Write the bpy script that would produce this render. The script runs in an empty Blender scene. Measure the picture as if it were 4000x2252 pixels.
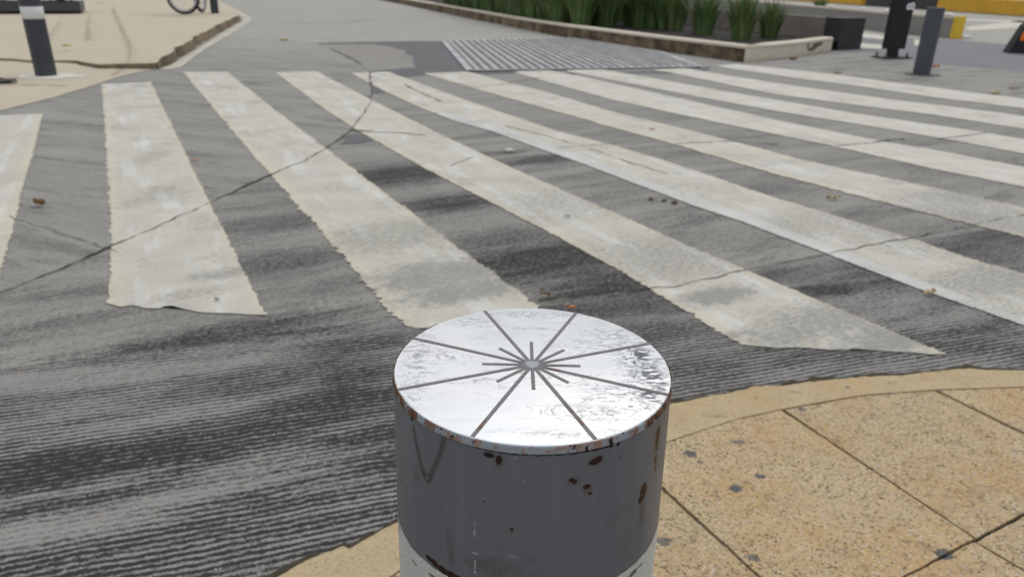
import bpy, bmesh, math, random
from mathutils import Vector, Matrix, noise as mnoise
random.seed(7)
S = bpy.context.scene
COL = S.collection
R = math.radians

# ------------------------------------------------------------------ camera
CAM_H = 1.02; PITCH = R(23.0); ROLL = R(1.1); FPX = 2850.0
cd = bpy.data.cameras.new('camera'); cam = bpy.data.objects.new('camera', cd); COL.objects.link(cam)
cd.sensor_width = 36; cd.lens = 36 * FPX / 4000; cd.clip_start = .02; cd.clip_end = 2000
cam.location = (0, 0, CAM_H)
fw = Vector((0, math.cos(PITCH), -math.sin(PITCH))); rt = Vector((1, 0, 0)); up = rt.cross(fw)
RX = math.cos(ROLL) * rt + math.sin(ROLL) * up; UX = -math.sin(ROLL) * rt + math.cos(ROLL) * up
cam.matrix_world = Matrix(((RX.x, UX.x, -fw.x, 0), (RX.y, UX.y, -fw.y, 0), (RX.z, UX.z, -fw.z, CAM_H), (0, 0, 0, 1)))
cd.dof.use_dof = True; cd.dof.focus_distance = .50; cd.dof.aperture_fstop = 12.5
S.camera = cam

# ------------------------------------------------------------------ sky, sun, exposure
SUN_EL, SUN_AZ = R(56), R(28)
w = bpy.data.worlds.new('World'); S.world = w; w.use_nodes = True
nt = w.node_tree; nt.nodes.clear()
def wn(t, **k):
    n = nt.nodes.new(t)
    for a, b in k.items(): setattr(n, a, b)
    return n
sepd = wn('ShaderNodeSeparateXYZ'); elv = wn('ShaderNodeMapRange', interpolation_type='SMOOTHSTEP')
for i, v in ((1, .30), (2, .66), (3, .64), (4, 1.10)): elv.inputs[i].default_value = v
scl = wn('ShaderNodeVectorMath', operation='SCALE')
sky = wn('ShaderNodeTexSky', sky_type='NISHITA', sun_disc=False, sun_elevation=SUN_EL, sun_rotation=SUN_AZ, air_density=1.5, dust_density=3)
tc = wn('ShaderNodeTexCoord')
mp = wn('ShaderNodeMapping'); mp.inputs['Scale'].default_value = (1, 1, 1.6)
nz = wn('ShaderNodeTexNoise'); nz.inputs['Scale'].default_value = 2.0; nz.inputs['Detail'].default_value = 5; nz.inputs['Roughness'].default_value = .5
cr = wn('ShaderNodeValToRGB'); cr.color_ramp.elements[0].position = .36; cr.color_ramp.elements[1].position = .66
cr.color_ramp.elements[0].color = (7.2, 7.4, 7.8, 1); cr.color_ramp.elements[1].color = (10.4, 10.4, 10.3, 1)
dt = wn('ShaderNodeVectorMath', operation='DOT_PRODUCT')
dt.inputs[1].default_value = (math.sin(SUN_AZ) * math.cos(SUN_EL), math.cos(SUN_AZ) * math.cos(SUN_EL), math.sin(SUN_EL))
mr = wn('ShaderNodeMapRange', interpolation_type='SMOOTHSTEP')
for i, v in ((1, .80), (2, 1.0), (3, 0.0), (4, 1.0)): mr.inputs[i].default_value = v
glow = wn('ShaderNodeMix', data_type='RGBA', blend_type='ADD'); glow.inputs[7].default_value = (6, 5.8, 5.4, 1)
mx = wn('ShaderNodeMix', data_type='RGBA'); mx.inputs[0].default_value = .86
bg = wn('ShaderNodeBackground'); bg.inputs[1].default_value = .1
ow = wn('ShaderNodeOutputWorld')
L = nt.links.new
L(tc.outputs['Generated'], mp.inputs[0]); L(mp.outputs[0], nz.inputs['Vector']); L(nz.outputs[0], cr.inputs[0])
L(tc.outputs['Generated'], dt.inputs[0]); L(dt.outputs['Value'], mr.inputs[0]); L(mr.outputs[0], glow.inputs[0]); L(tc.outputs['Generated'], sepd.inputs[0]); L(sepd.outputs[2], elv.inputs[0]); L(cr.outputs[0], scl.inputs[0]); L(elv.outputs[0], scl.inputs['Scale']); L(scl.outputs[0], glow.inputs[6])
L(sky.outputs[0], mx.inputs[6]); L(glow.outputs[2], mx.inputs[7]); L(mx.outputs[2], bg.inputs[0]); L(bg.outputs[0], ow.inputs[0])
sl = bpy.data.lights.new('sun', 'SUN'); so = bpy.data.objects.new('sun', sl); COL.objects.link(so)
sl.energy = .7; sl.angle = R(28); sl.color = (1, .96, .9)
sd = Vector((math.sin(SUN_AZ) * math.cos(SUN_EL), math.cos(SUN_AZ) * math.cos(SUN_EL), math.sin(SUN_EL)))
so.rotation_euler = sd.to_track_quat('Z', 'Y').to_euler()
S.view_settings.view_transform = 'Standard'; S.view_settings.look = 'None'
S.view_settings.exposure = 0.0; S.view_settings.gamma = 1; S.view_settings.use_curve_mapping = False

# ------------------------------------------------------------------ helpers
def G(px, py, z=0.0):
    """ground point (height z) seen at a point of the survey picture (2575 wide)"""
    k = 4000 / 2575
    d = fw + RX * ((px * k - 2000) / FPX) - UX * ((py * k - 1126) / FPX)
    t = (z - CAM_H) / d.z
    return Vector((d.x * t, d.y * t, z))
def g2(px, py, z=0.0):
    p = G(px, py, z); return (p.x, p.y)

class NB:
    """node builder for a Principled material"""
    def __init__(s, name, rough=.8, metal=0.0, spec=.4):
        s.m = bpy.data.materials.new(name); s.m.use_nodes = True
        s.t = s.m.node_tree; s.p = s.t.nodes['Principled BSDF']
        s.p.inputs['Roughness'].default_value = rough; s.p.inputs['Metallic'].default_value = metal
        s.p.inputs['Specular IOR Level'].default_value = spec
        s.tc = s.t.nodes.new('ShaderNodeTexCoord'); s.obj = s.tc.outputs['Object']
    def set(s, sock, v):
        if hasattr(v, 'is_output'): s.t.links.new(v, sock)
        elif isinstance(v, (tuple, list)) and len(v) == 3 and sock.type == 'RGBA': sock.default_value = (*v, 1)
        else: sock.default_value = v
    def math(s, op, a, b=0.0, c=None):
        n = s.t.nodes.new('ShaderNodeMath'); n.operation = op
        s.set(n.inputs[0], a); s.set(n.inputs[1], b)
        if c is not None: s.set(n.inputs[2], c)
        return n.outputs[0]
    def vm(s, op, a, b=None):
        n = s.t.nodes.new('ShaderNodeVectorMath'); n.operation = op
        s.set(n.inputs[0], a)
        if b is not None: s.set(n.inputs[1], b)
        return n.outputs['Value'] if op in ('DOT_PRODUCT', 'LENGTH', 'DISTANCE') else n.outputs[0]
    def xyz(s, x, y, z=0.0):
        n = s.t.nodes.new('ShaderNodeCombineXYZ')
        for i, v in enumerate((x, y, z)): s.set(n.inputs[i], v)
        return n.outputs[0]
    def sep(s, v):
        n = s.t.nodes.new('ShaderNodeSeparateXYZ'); s.set(n.inputs[0], v); return n.outputs
    def noise(s, v, scale, detail=3, rough=.55, dist=0.0):
        n = s.t.nodes.new('ShaderNodeTexNoise'); s.set(n.inputs['Vector'], v)
        n.inputs['Scale'].default_value = scale; n.inputs['Detail'].default_value = detail
        n.inputs['Roughness'].default_value = rough; n.inputs['Distortion'].default_value = dist
        return n.outputs[0]
    def voro(s, v, scale, out=0, feature='F1', rnd=1.0):
        n = s.t.nodes.new('ShaderNodeTexVoronoi'); n.feature = feature
        s.set(n.inputs['Vector'], v); n.inputs['Scale'].default_value = scale; n.inputs['Randomness'].default_value = rnd
        return n.outputs[out]
    def ramp(s, v, lo, hi, a=0.0, b=1.0):
        n = s.t.nodes.new('ShaderNodeMapRange'); n.interpolation_type = 'SMOOTHSTEP'
        if lo > hi: lo, hi, a, b = hi, lo, b, a
        s.set(n.inputs[0], v)
        for i, q in ((1, lo), (2, hi), (3, a), (4, b)): n.inputs[i].default_value = q
        return n.outputs[0]
    def mix(s, f, a, b, mode='MIX'):
        n = s.t.nodes.new('ShaderNodeMix'); n.data_type = 'RGBA'; n.blend_type = mode
        s.set(n.inputs[0], f); s.set(n.inputs[6], a); s.set(n.inputs[7], b); return n.outputs[2]
    def spots(s, vec2, lst, wob=None, soft=.35):
        """largest of several soft ellipses: (cx, cy, rx, ry, strength)"""
        acc = None
        for cx, cy, rx, ry, st in lst:
            d = s.vm('LENGTH', s.vm('MULTIPLY', s.vm('SUBTRACT', vec2, (cx, cy, 0)), (1 / rx, 1 / ry, 0)))
            if wob is not None: d = s.math('ADD', d, wob)
            r = s.ramp(d, 1 + soft, 1 - soft, 0, st)
            acc = r if acc is None else s.math('MAXIMUM', acc, r)
        return acc
    def bump(s, h, strength=.5, dist=.01, normal=None):
        n = s.t.nodes.new('ShaderNodeBump'); s.set(n.inputs['Height'], h)
        n.inputs['Strength'].default_value = strength; n.inputs['Distance'].default_value = dist
        if normal is not None: s.set(n.inputs['Normal'], normal)
        s.t.links.new(n.outputs[0], s.p.inputs['Normal']); return n.outputs[0]
    def out(s, col=None, rough=None):
        if col is not None: s.set(s.p.inputs['Base Color'], col)
        if rough is not None: s.set(s.p.inputs['Roughness'], rough)
        return s.m

def link(o, parent=None):
    COL.objects.link(o)
    if parent is not None: o.parent = parent
    return o
def obj(name, bm, mat, parent=None, smooth=False):
    me = bpy.data.meshes.new(name); bm.normal_update(); bm.to_mesh(me); bm.free()
    if mat is not None: me.materials.append(mat)
    if smooth:
        for p in me.polygons: p.use_smooth = True
    return link(bpy.data.objects.new(name, me), parent)
def tag(o, label=None, cat=None, group=None, kind=None):
    if label: o['label'] = label
    if cat: o['category'] = cat
    if group: o['group'] = group
    if kind: o['kind'] = kind
    return o
def empty(name, loc, rz=0.0):
    o = bpy.data.objects.new(name, None); o.location = loc; o.rotation_euler = (0, 0, rz); o.empty_display_size = .1
    return link(o)
def box(bm, c, s, M=None):
    r = bmesh.ops.create_cube(bm, size=1)
    for v in r['verts']:
        v.co = Vector((v.co.x * s[0] + c[0], v.co.y * s[1] + c[1], v.co.z * s[2] + c[2]))
        if M is not None: v.co = M @ v.co
    return r['verts']
def bev(bm, w=.006, seg=2):
    bmesh.ops.bevel(bm, geom=[e for e in bm.edges], offset=w, segments=seg, affect='EDGES', profile=.5)
def lathe(bm, prof, seg=64, c=(0, 0, 0)):
    rings = []
    for r, z in prof:
        if r < 1e-6: rings.append([bm.verts.new((c[0], c[1], c[2] + z))])
        else: rings.append([bm.verts.new((c[0] + r * math.cos(2 * math.pi * i / seg), c[1] + r * math.sin(2 * math.pi * i / seg), c[2] + z)) for i in range(seg)])
    for a, b in zip(rings, rings[1:]):
        for i in range(seg):
            j = (i + 1) % seg
            if len(a) == 1 and len(b) == 1: continue
            if len(a) == 1: bm.faces.new((a[0], b[i], b[j]))
            elif len(b) == 1: bm.faces.new((a[i], a[j], b[0]))
            else: bm.faces.new((a[i], a[j], b[j], b[i]))
def tube(bm, pts, r, seg=10, cap=True):
    pts = [Vector(p) for p in pts]; rings = []
    for i, p in enumerate(pts):
        d = (pts[min(i + 1, len(pts) - 1)] - pts[max(i - 1, 0)]).normalized()
        a = d.orthogonal().normalized(); b = d.cross(a)
        if rings:
            a = (pa - d * pa.dot(d)).normalized(); b = d.cross(a)
        pa = a
        rr = r[i] if isinstance(r, (list, tuple)) else r
        rings.append([bm.verts.new(p + (a * math.cos(2 * math.pi * k / seg) + b * math.sin(2 * math.pi * k / seg)) * rr) for k in range(seg)])
    for A, B in zip(rings, rings[1:]):
        for k in range(seg): bm.faces.new((A[k], A[(k + 1) % seg], B[(k + 1) % seg], B[k]))
    if cap: bm.faces.new(rings[0][::-1]); bm.faces.new(rings[-1])
def torus(bm, R0, r, M, seg=48, ms=10):
    vs = [[bm.verts.new(M @ Vector(((R0 + r * math.cos(b)) * math.cos(a), (R0 + r * math.cos(b)) * math.sin(a), r * math.sin(b))))
           for b in [2 * math.pi * j / ms for j in range(ms)]] for a in [2 * math.pi * i / seg for i in range(seg)]]
    for i in range(seg):
        for j in range(ms):
            bm.faces.new((vs[i][j], vs[(i + 1) % seg][j], vs[(i + 1) % seg][(j + 1) % ms], vs[i][(j + 1) % ms]))
def densify(pts, step, jit=0.0, scale=40.0, closed=True, seed=0.0, fine=0.0):
    out = []; n = len(pts)
    for i in range(n if closed else n - 1):
        a = Vector(pts[i]).to_2d(); b = Vector(pts[(i + 1) % n]).to_2d(); k = max(1, int((b - a).length / step))
        for q in range(k): out.append(a.lerp(b, q / k))
    if not closed: out.append(Vector(pts[-1]).to_2d())
    if jit:
        out = [p + Vector((mnoise.noise((p.x * scale, p.y * scale, seed)) * jit + mnoise.noise((p.x * scale * 5, p.y * scale * 5, seed + 9)) * fine,
                           mnoise.noise((p.x * scale, p.y * scale, seed + 31)) * jit + mnoise.noise((p.x * scale * 5, p.y * scale * 5, seed + 44)) * fine)) for p in out]
    return out
def sheet(name, pts, z, mat, parent=None, step=None, jit=0.0, scale=40.0, depth=0.0, fine=0.0, bevel=0.0):
    """flat (or slightly thick) ground piece with an outline given in metres"""
    p = densify(pts, step, jit, scale, True, z * 1000 + pts[0][0], fine) if step else [Vector(q).to_2d() for q in pts]
    ar = sum(a.x * b.y - b.x * a.y for a, b in zip(p, p[1:] + p[:1]))
    if ar < 0: p.reverse()
    bm = bmesh.new()
    top = [bm.verts.new((q.x, q.y, z)) for q in p]
    f = bm.faces.new(top)
    if depth:
        bot = [bm.verts.new((q.x, q.y, z - depth)) for q in p]
        n = len(p)
        for i in range(n): bm.faces.new((top[i], bot[i], bot[(i + 1) % n], top[(i + 1) % n]))
        if bevel:
            bmesh.ops.bevel(bm, geom=list(f.edges), offset=bevel, segments=2, affect='EDGES', profile=.5)
    return obj(name, bm, mat, parent)
def ribbon(bm, pts, w, z, step=.02, jit=.004, scale=30, wj=.5):
    p = densify(pts, step, jit, scale, False, 3.3)
    rows = []
    for i, q in enumerate(p):
        d = (p[min(i + 1, len(p) - 1)] - p[max(i - 1, 0)]); d.normalize()
        nrm = Vector((-d.y, d.x)); ww = max(.12, 1 + wj * (2.2 * mnoise.noise((q.x * 9, q.y * 9, 5.5)) + 1.6 * mnoise.noise((q.x * 31, q.y * 31, 2.5)))) * w / 2
        zz = z(i / (len(p) - 1)) if callable(z) else z
        rows.append((bm.verts.new((*(q + nrm * ww), zz)), bm.verts.new((*(q - nrm * ww), zz))))
    for a, b in zip(rows, rows[1:]): bm.faces.new((a[1], b[1], b[0], a[0]))

# ------------------------------------------------------------------ materials
GA = R(27.5)     # tining direction of the carriageway
def frame(ang, px, py):
    p = G(px, py); return (p.x * math.cos(ang) + p.y * math.sin(ang), -p.x * math.sin(ang) + p.y * math.cos(ang))
STAINS = [  # px, py, half length along, half width, strength
    (250, 1160, .55, .085, 1.0), (600, 1085, .40, .050, .95), (850, 1005, .24, .075, .95), (930, 940, .18, .05, .85), (560, 838, .40, .075, .75), (880, 870, .22, .06, .8), (240, 1250, .40, .030, .7),
    (850, 1150, .35, .045, .7), (1000, 1080, .2, .05, .8), (860, 1300, .3, .035, .65), (400, 1340, .35, .022, .55), (980, 440, .42, .22, 1.0), (1130, 510, .34, .14, .85), (1400, 650, .48, .22, 1.0), (1260, 600, .3, .12, .6), (1560, 710, .30, .16, .95),
    (2080, 728, .16, .06, .9), (1370, 400, .32, .12, .7), (1250, 385, .25, .07, .5), (850, 345, .22, .1, .6), (700, 560, .32, .14, .55), (690, 660, .3, .14, .6), (150, 810, .3, .05, .4),
    (2480, 640, .35, .15, .5), (1900, 1000, .35, .05, .7), (1600, 850, .35, .09, .65), (1740, 930, .2, .06, .6), (2300, 870, .2, .04, .35), (2100, 975, .25, .025, .6), (720, 1390, .35, .03, .65), (150, 1000, .25, .03, .4), (1900, 480, .4, .12, .4)]
LIGHTS = [(420, 930, .36, .035, .7), (560, 1225, .20, .03, .6), (840, 1215, .12, .02, .5), (700, 1170, .22, .02, .6), (1750, 680, .3, .1, .4), (130, 1330, .2, .03, .5), (60, 960, .2, .05, .5)]

def groove_field(n, ang, pitch, warp=1.0):
    c, s_ = math.cos(ang), math.sin(ang)
    a = n.vm('DOT_PRODUCT', n.obj, (c, s_, 0)); p = n.vm('DOT_PRODUCT', n.obj, (-s_, c, 0))
    w1 = n.math('MULTIPLY', n.math('SUBTRACT', n.noise(n.obj, 3.0, 2), .5), .03 * warp)
    w2 = n.math('MULTIPLY', n.math('SUBTRACT', n.noise(n.obj, 38.0, 2), .5), .009)
    pw = n.math('ADD', n.math('ADD', p, w1), w2)
    sn = n.math('SINE', n.math('MULTIPLY', pw, 2 * math.pi / pitch))
    brk = n.math('MULTIPLY', n.math('SUBTRACT', n.noise(n.obj, 85, 3, .6), .5), 2.4)
    g = n.ramp(n.math('ADD', sn, brk), .05, .95)
    return a, p, g
def concrete(name, ang, light, dark, pitch=.0165, groove=1.0, stains=(), lights=(), fine=1.0, grime=.45, far=None, glo=.44, wmin=.25):
    """tined concrete: ridges broken up by aggregate; grime fills the grooves first and climbs the ridges"""
    n = NB(name, .85, spec=.3)
    c_, s_ = math.cos(ang), math.sin(ang)
    a = n.vm('DOT_PRODUCT', n.obj, (c_, s_, 0)); p = n.vm('DOT_PRODUCT', n.obj, (-s_, c_, 0))
    w1 = n.math('MULTIPLY', n.math('SUBTRACT', n.noise(n.obj, 3.0, 2), .5), .035)
    w2 = n.math('MULTIPLY', n.math('SUBTRACT', n.noise(n.obj, 30.0, 3, .6), .5), .012)
    sn = n.math('SINE', n.math('MULTIPLY', n.math('ADD', n.math('ADD', p, w1), w2), 2 * math.pi / pitch))
    st = n.xyz(n.math('MULTIPLY', a, .55), n.math('MULTIPLY', p, 3.0))
    wear = n.ramp(n.math('ADD', n.noise(st, 1.3, 4, .6), n.math('MULTIPLY', n.math('SUBTRACT', n.noise(st, 11, 4, .66), .5), .40)), .36, .56, wmin, 1.0)
    bead = n.math('SUBTRACT', n.noise(n.xyz(n.math('MULTIPLY', a, .62), p), 85, 4, .62), .5)
    sp = n.noise(n.obj, 170, 4, .74); spk = n.math('SUBTRACT', sp, .5)
    mid = n.math('SUBTRACT', n.noise(n.xyz(n.math('MULTIPLY', a, .6), n.math('MULTIPLY', p, 1.3)), 19, 5, .68), .5)
    big = n.noise(st, 1.9, 6, .66, .3)
    wob = n.math('MULTIPLY', n.math('SUBTRACT', n.noise(st, 6, 5, .7), .5), 2.4)
    v2 = n.xyz(a, p)
    dirt = n.ramp(big, glo, .70, 0, grime)
    if stains:
        ss = n.spots(v2, [(*frame(ang, q[0], q[1]), *q[2:]) for q in stains], wob, .75)
        dirt = n.math('MAXIMUM', dirt, ss)
    up = 0.0
    if lights:
        ls = n.spots(v2, [(*frame(ang, q[0], q[1]), *q[2:]) for q in lights], wob, .7)
        dirt = n.math('MULTIPLY', dirt, n.math('SUBTRACT', 1.0, ls)); wear = n.math('MULTIPLY', wear, n.math('SUBTRACT', 1.0, n.math('MULTIPLY', ls, .6)))
        up = n.math('MULTIPLY', ls, .08)
    H = n.math('ADD', .66, n.math('MULTIPLY', n.math('MULTIPLY', sn, wear), .40 * groove))
    H = n.math('ADD', H, n.math('MULTIPLY', bead, n.math('ADD', .95 * fine, n.math('MULTIPLY', dirt, .8))))
    H = n.math('ADD', H, n.math('MULTIPLY', spk, 1.15 * fine)); H = n.math('ADD', H, n.math('MULTIPLY', mid, .38)); H = n.math('ADD', H, up)
    H = n.math('SUBTRACT', H, n.math('MULTIPLY', dirt, .72))
    tone = n.noise(n.obj, 4.5, 5, .62)
    lit = n.mix(tone, tuple(x * .86 for x in light), tuple(x * 1.12 for x in light))
    lit = n.mix(n.ramp(spk, .08, .20, 0, .55 * fine), lit, tuple(min(x * 1.9, .6) for x in light))
    vd = n.math('ADD', n.voro(n.obj, 120), n.math('MULTIPLY', spk, .7)); vc = n.sep(n.voro(n.obj, 120, 1))
    peb = n.math('MULTIPLY', n.ramp(vd, .42, .18), n.ramp(vc[0], .76, .95))
    H = n.math('ADD', H, n.math('MULTIPLY', peb, .45 * fine))
    lit = n.mix(n.math('MULTIPLY', peb, .7 * fine), lit, n.mix(vc[1], (.40, .38, .36), (.33, .25, .20)))
    col = n.mix(n.ramp(H, .02, .80), dark, lit)
    n.bump(n.math('ADD', H, n.math('MULTIPLY', peb, .3)), .65, .004)
    if far:   # less rubbed-in grime beyond the crossing, plus view-angle brightening painted into the colour
        col = n.mix(n.ramp(n.math('ADD', n.sep(n.obj)[1], n.math('MULTIPLY', n.noise(n.obj, .5, 4), 3.0)), far[0], far[1], 0, .85), col, n.mix(tone, tuple(x * .82 for x in far[2]), tuple(x * 1.12 for x in far[2])))
    return n.out(col)
M_ROAD = concrete('grooved_concrete', GA, (.305, .297, .280), (.028, .026, .026), .0175, stains=STAINS, lights=LIGHTS, grime=.45, far=(6.0, 10.0, (.265, .258, .244)))
M_SLAB = concrete('old_slab_concrete', R(-19), (.30, .294, .276), (.060, .059, .057), .0135, .75, fine=.7, grime=.45, far=(9.0, 15.5, (.33, .32, .29)))
M_GUTTER = concrete('gutter_concrete', R(18.5), (.275, .268, .256), (.030, .028, .029), .0175, .88,
                    stains=STAINS, lights=LIGHTS, grime=.85, glo=.33, wmin=.5)
M_APRON = concrete('apron_concrete', R(27), (.285, .278, .26), (.12, .118, .112), .02, .3, fine=.7, grime=.75)
M_FAR = concrete('worn_far_concrete', R(27), (.35, .34, .31), (.17, .165, .155), .02, .25, fine=.4, grime=.4)

def asphalt(name, c):
    n = NB(name, .85)
    v = n.noise(n.obj, 180, 3, .7); b = n.noise(n.obj, 2.2, 4, .6)
    col = n.mix(v, tuple(x * .65 for x in c), tuple(x * 1.35 for x in c)); col = n.mix(n.ramp(b, .35, .7, 0, .5), col, tuple(x * 1.35 for x in c))
    n.bump(v, .5, .004); return n.out(col)
M_PATCH = asphalt('patch_asphalt', (.105, .105, .113)); M_ASPH = asphalt('blue_grey_asphalt', (.155, .16, .172))

def paint(name, ang, dirty=(), base=(.535, .518, .455), edgec=(.54, .508, .41), white=(.62, .617, .605)):
    n = NB(name, .72, spec=.35)
    a, p, g = groove_field(n, ang, .0165)
    uv = n.sep(n.tc.outputs['UV'])
    q = n.math('ADD', uv[0], n.math('MULTIPLY', n.math('SUBTRACT', n.noise(n.obj, 14, 4, .6), .5), .13))
    ed = n.math('MAXIMUM', n.ramp(q, .14, .06), n.ramp(q, .92, .98))
    st = n.xyz(n.math('MULTIPLY', a, 3.0), n.math('MULTIPLY', p, .5))
    streak = n.ramp(n.noise(st, 3.0, 4, .6), .50, .66)
    tone = n.noise(n.obj, 5.5, 5, .68)
    col = n.mix(tone, tuple(x * .72 for x in base), tuple(x * 1.14 for x in base))
    col = n.mix(n.math('MULTIPLY', streak, .7), col, white)
    col = n.mix(n.math('MULTIPLY', ed, .85), col, edgec)
    wob = n.math('MULTIPLY', n.math('SUBTRACT', n.noise(n.obj, 16, 4, .65), .5), 1.9)
    reg = n.ramp(n.noise(n.obj, 2.4, 5, .66), .47, .70, 0, .5)
    if dirty:
        reg = n.math('MAXIMUM', reg, n.spots(n.xyz(a, p), [(*frame(ang, q_[0], q_[1]), *q_[2:]) for q_ in dirty], wob, .7))
    fine = n.noise(n.xyz(n.math('MULTIPLY', a, .55), n.math('MULTIPLY', p, 1.25)), 62, 6, .76)
    wornf = n.ramp(n.math('ADD', fine, n.math('MULTIPLY', n.math('SUBTRACT', reg, .12), .24)), .50, .72)
    col = n.mix(n.math('MULTIPLY', reg, .42), col, n.mix(tone, (.20, .197, .18), (.40, .39, .345)))
    col = n.mix(n.math('MULTIPLY', wornf, .66), col, (.19, .186, .178))
    gg = n.math('MULTIPLY', g, n.ramp(n.noise(n.obj, 4, 3), .35, .7))
    col = n.mix(n.math('MULTIPLY', gg, .38), col, (.2, .195, .17))
    n.bump(n.math('ADD', n.math('MULTIPLY', g, -.7), n.math('MULTIPLY', fine, .7)), .45, .004)
    return n.out(col)
DIRTY = [(1180, 730, .25, .10, 1.0), (2250, 840, .25, .10, .9), (2000, 840, .25, .08, .7), (1130, 690, .30, .16, .95), (1010, 590, .35, .22, .6), (1800, 745, .16, .07, 1.0), (1700, 640, .5, .25, .6), (1500, 500, .6, .3, .5), (2100, 800, .35, .12, .8),
         (2250, 860, .2, .06, 1.0), (2400, 560, .6, .4, .7), (2000, 570, .6, .2, .5), (560, 690, .12, .06, .7), (2450, 490, .5, .2, .7), (2500, 700, .4, .15, .7), (1820, 850, .15, .03, .8), (1200, 740, .2, .05, .9), (480, 740, .15, .05, .5)]
M_PAINT = paint('road_paint', GA, DIRTY)
M_PAINT_W = paint('fresh_road_paint', GA, (), (.55, .545, .53), (.53, .52, .49), (.63, .63, .62))
M_PAINT_FAR = paint('far_road_paint', GA, (), (.565, .548, .485), (.55, .53, .455), (.60, .595, .575))

n = NB('joint_dirt', .95, spec=.1); M_JOINT = n.out(n.mix(n.noise(n.obj, 60), (.03, .028, .022), (.085, .075, .05)))
n = NB('faint_joint', .95, spec=.1); M_FJOINT = n.out(n.mix(n.noise(n.obj, 20), (.29, .25, .18), (.38, .335, .255)))
n = NB('joint_grit', .9, spec=.2); M_BED = n.out(n.mix(n.noise(n.obj, 120), (.02, .018, .014), (.07, .06, .04)))

def flagstone(name, base, gum=(), pebbles=1.0):
    n = NB(name, .8, spec=.3)
    o = n.obj
    v1 = n.voro(o, 165); c1 = n.sep(n.voro(o, 165, 1))
    f = n.noise(o, 135, 4, .72); mid = n.noise(o, 22, 4, .6); big = n.noise(o, 4.2, 4, .6)
    col = n.mix(mid, tuple(x * .78 for x in base), tuple(x * 1.14 for x in base))
    col = n.mix(n.ramp(big, .44, .66, 0, .55), col, (base[0] * .90, base[1] * .72, base[2] * .5))      # ochre blotches
    col = n.mix(n.ramp(n.noise(o, 9.5, 3), .58, .72, 0, .55), col, (base[0] * 1.06, base[1] * 1.1, base[2] * 1.2))  # bleached
    stone = n.mix(c1[0], (.24, .18, .115), (.60, .52, .41)); stone = n.mix(n.ramp(c1[1], .86, .9), stone, (.38, .20, .10)); stone = n.mix(n.ramp(c1[2], .90, .94), stone, (.62, .61, .60))
    col = n.mix(n.math('MULTIPLY', n.ramp(v1, .5, .25), .75 * pebbles), col, stone)
    blot = n.math('MULTIPLY', n.ramp(n.noise(o, 26, 5, .72), .52, .68), n.ramp(big, .40, .62))
    col = n.mix(n.math('MULTIPLY', blot, .55 * pebbles), col, (.16, .105, .055))
    pit = n.ramp(n.math('ADD', f, n.math('MULTIPLY', big, .14)), .535, .44)
    clust = n.ramp(n.noise(o, 15, 4, .65), .36, .60, .35, 1.0)
    col = n.mix(n.math('MULTIPLY', n.math('MULTIPLY', pit, clust), .95 * pebbles), col, (.060, .042, .026))
    dk = n.ramp(n.noise(o, 60, 5, .75), .67, .76)
    col = n.mix(n.math('MULTIPLY', dk, .75), col, (.085, .07, .052))
    oi = n.t.nodes.new('ShaderNodeObjectInfo')
    col = n.mix(n.ramp(oi.outputs['Random'], 0, 1, 0, .30), col, (base[0] * .62, base[1] * .60, base[2] * .62))
    if gum:
        wob = n.math('MULTIPLY', n.math('SUBTRACT', n.noise(o, 70, 5, .75), .5), 3.2)
        sx = n.sep(o); gs = n.spots(n.xyz(sx[0], sx[1]), [(*g2(q[0], q[1], .014), q[2], q[3], q[4]) for q in gum], wob, .14)
        col = n.mix(gs, col, n.mix(f, (.045, .046, .052), (.12, .12, .13)))
    n.bump(n.math('ADD', n.math('MULTIPLY', n.ramp(v1, .5, .1), .6), n.math('MULTIPLY', pit, -.8)), .5 * pebbles, .003)
    return n.out(col)
GUM = [(1736, 1140, .016, .0115, .95), (1760, 1160, .008, .006, .7), (1856, 1110, .016, .008, .7), (1848, 1227, .0165, .0115, .95), (1911, 1196, .011, .009, .9),
       (2018, 1026, .010, .008, .75), (1670, 1358, .018, .012, .75), (1893, 1399, .014, .010, .75), (2372, 1390, .020, .012, .95), (2280, 1360, .008, .005, .5), (2555, 1130, .01, .007, .4)]
M_FLAG = flagstone('pebble_flagstone', (.475, .365, .212), GUM)
M_KERB = flagstone('worn_kerb_concrete', (.50, .40, .24), [(2128, 1007, .03, .012, .6), (2130, 972, .008, .006, .8), (1800, 1045, .03, .006, .3), (2000, 985, .02, .006, .35), (1900, 1000, .006, .004, .6), (2240, 962, .008, .004, .5)], .5)
n = NB('far_pavement', .8, spec=.3)
c = n.mix(n.noise(n.obj, 1.4, 5, .6), (.42, .365, .275), (.50, .455, .36)); c = n.mix(n.ramp(n.noise(n.obj, .55, 4), .45, .65, 0, .55), c, (.47, .40, .315))
M_TAN = n.out(n.mix(n.ramp(n.noise(n.obj, 8, 5, .7), .62, .75, 0, .4), c, (.28, .24, .17)))
n = NB('dirty_kerb_face', .85); M_TANFACE = n.out(n.mix(n.ramp(n.noise(n.obj, 3.5, 5, .65), .35, .7), (.09, .072, .045), (.27, .21, .14)))
n = NB('gutter_white', .8); M_CREAM = n.out(n.mix(n.ramp(n.noise(n.obj, 3, 5, .65), .35, .7), (.40, .385, .32), (.52, .51, .44)))
def simple(name, c, rough=.5, metal=0.0, var=.25, scale=20, bump=0.0):
    n = NB(name, rough, metal)
    v = n.noise(n.obj, scale, 4, .6)
    if bump: n.bump(v, bump, .01)
    return n.out(n.mix(v, tuple(x * (1 - var) for x in c), tuple(x * (1 + var) for x in c)))
M_BOLL = simple('slate_painted_steel', (.062, .070, .086), .42, 0, .15, 8)
M_BOLL2 = simple('dark_painted_steel', (.045, .05, .062), .42, 0, .2, 8)
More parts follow.
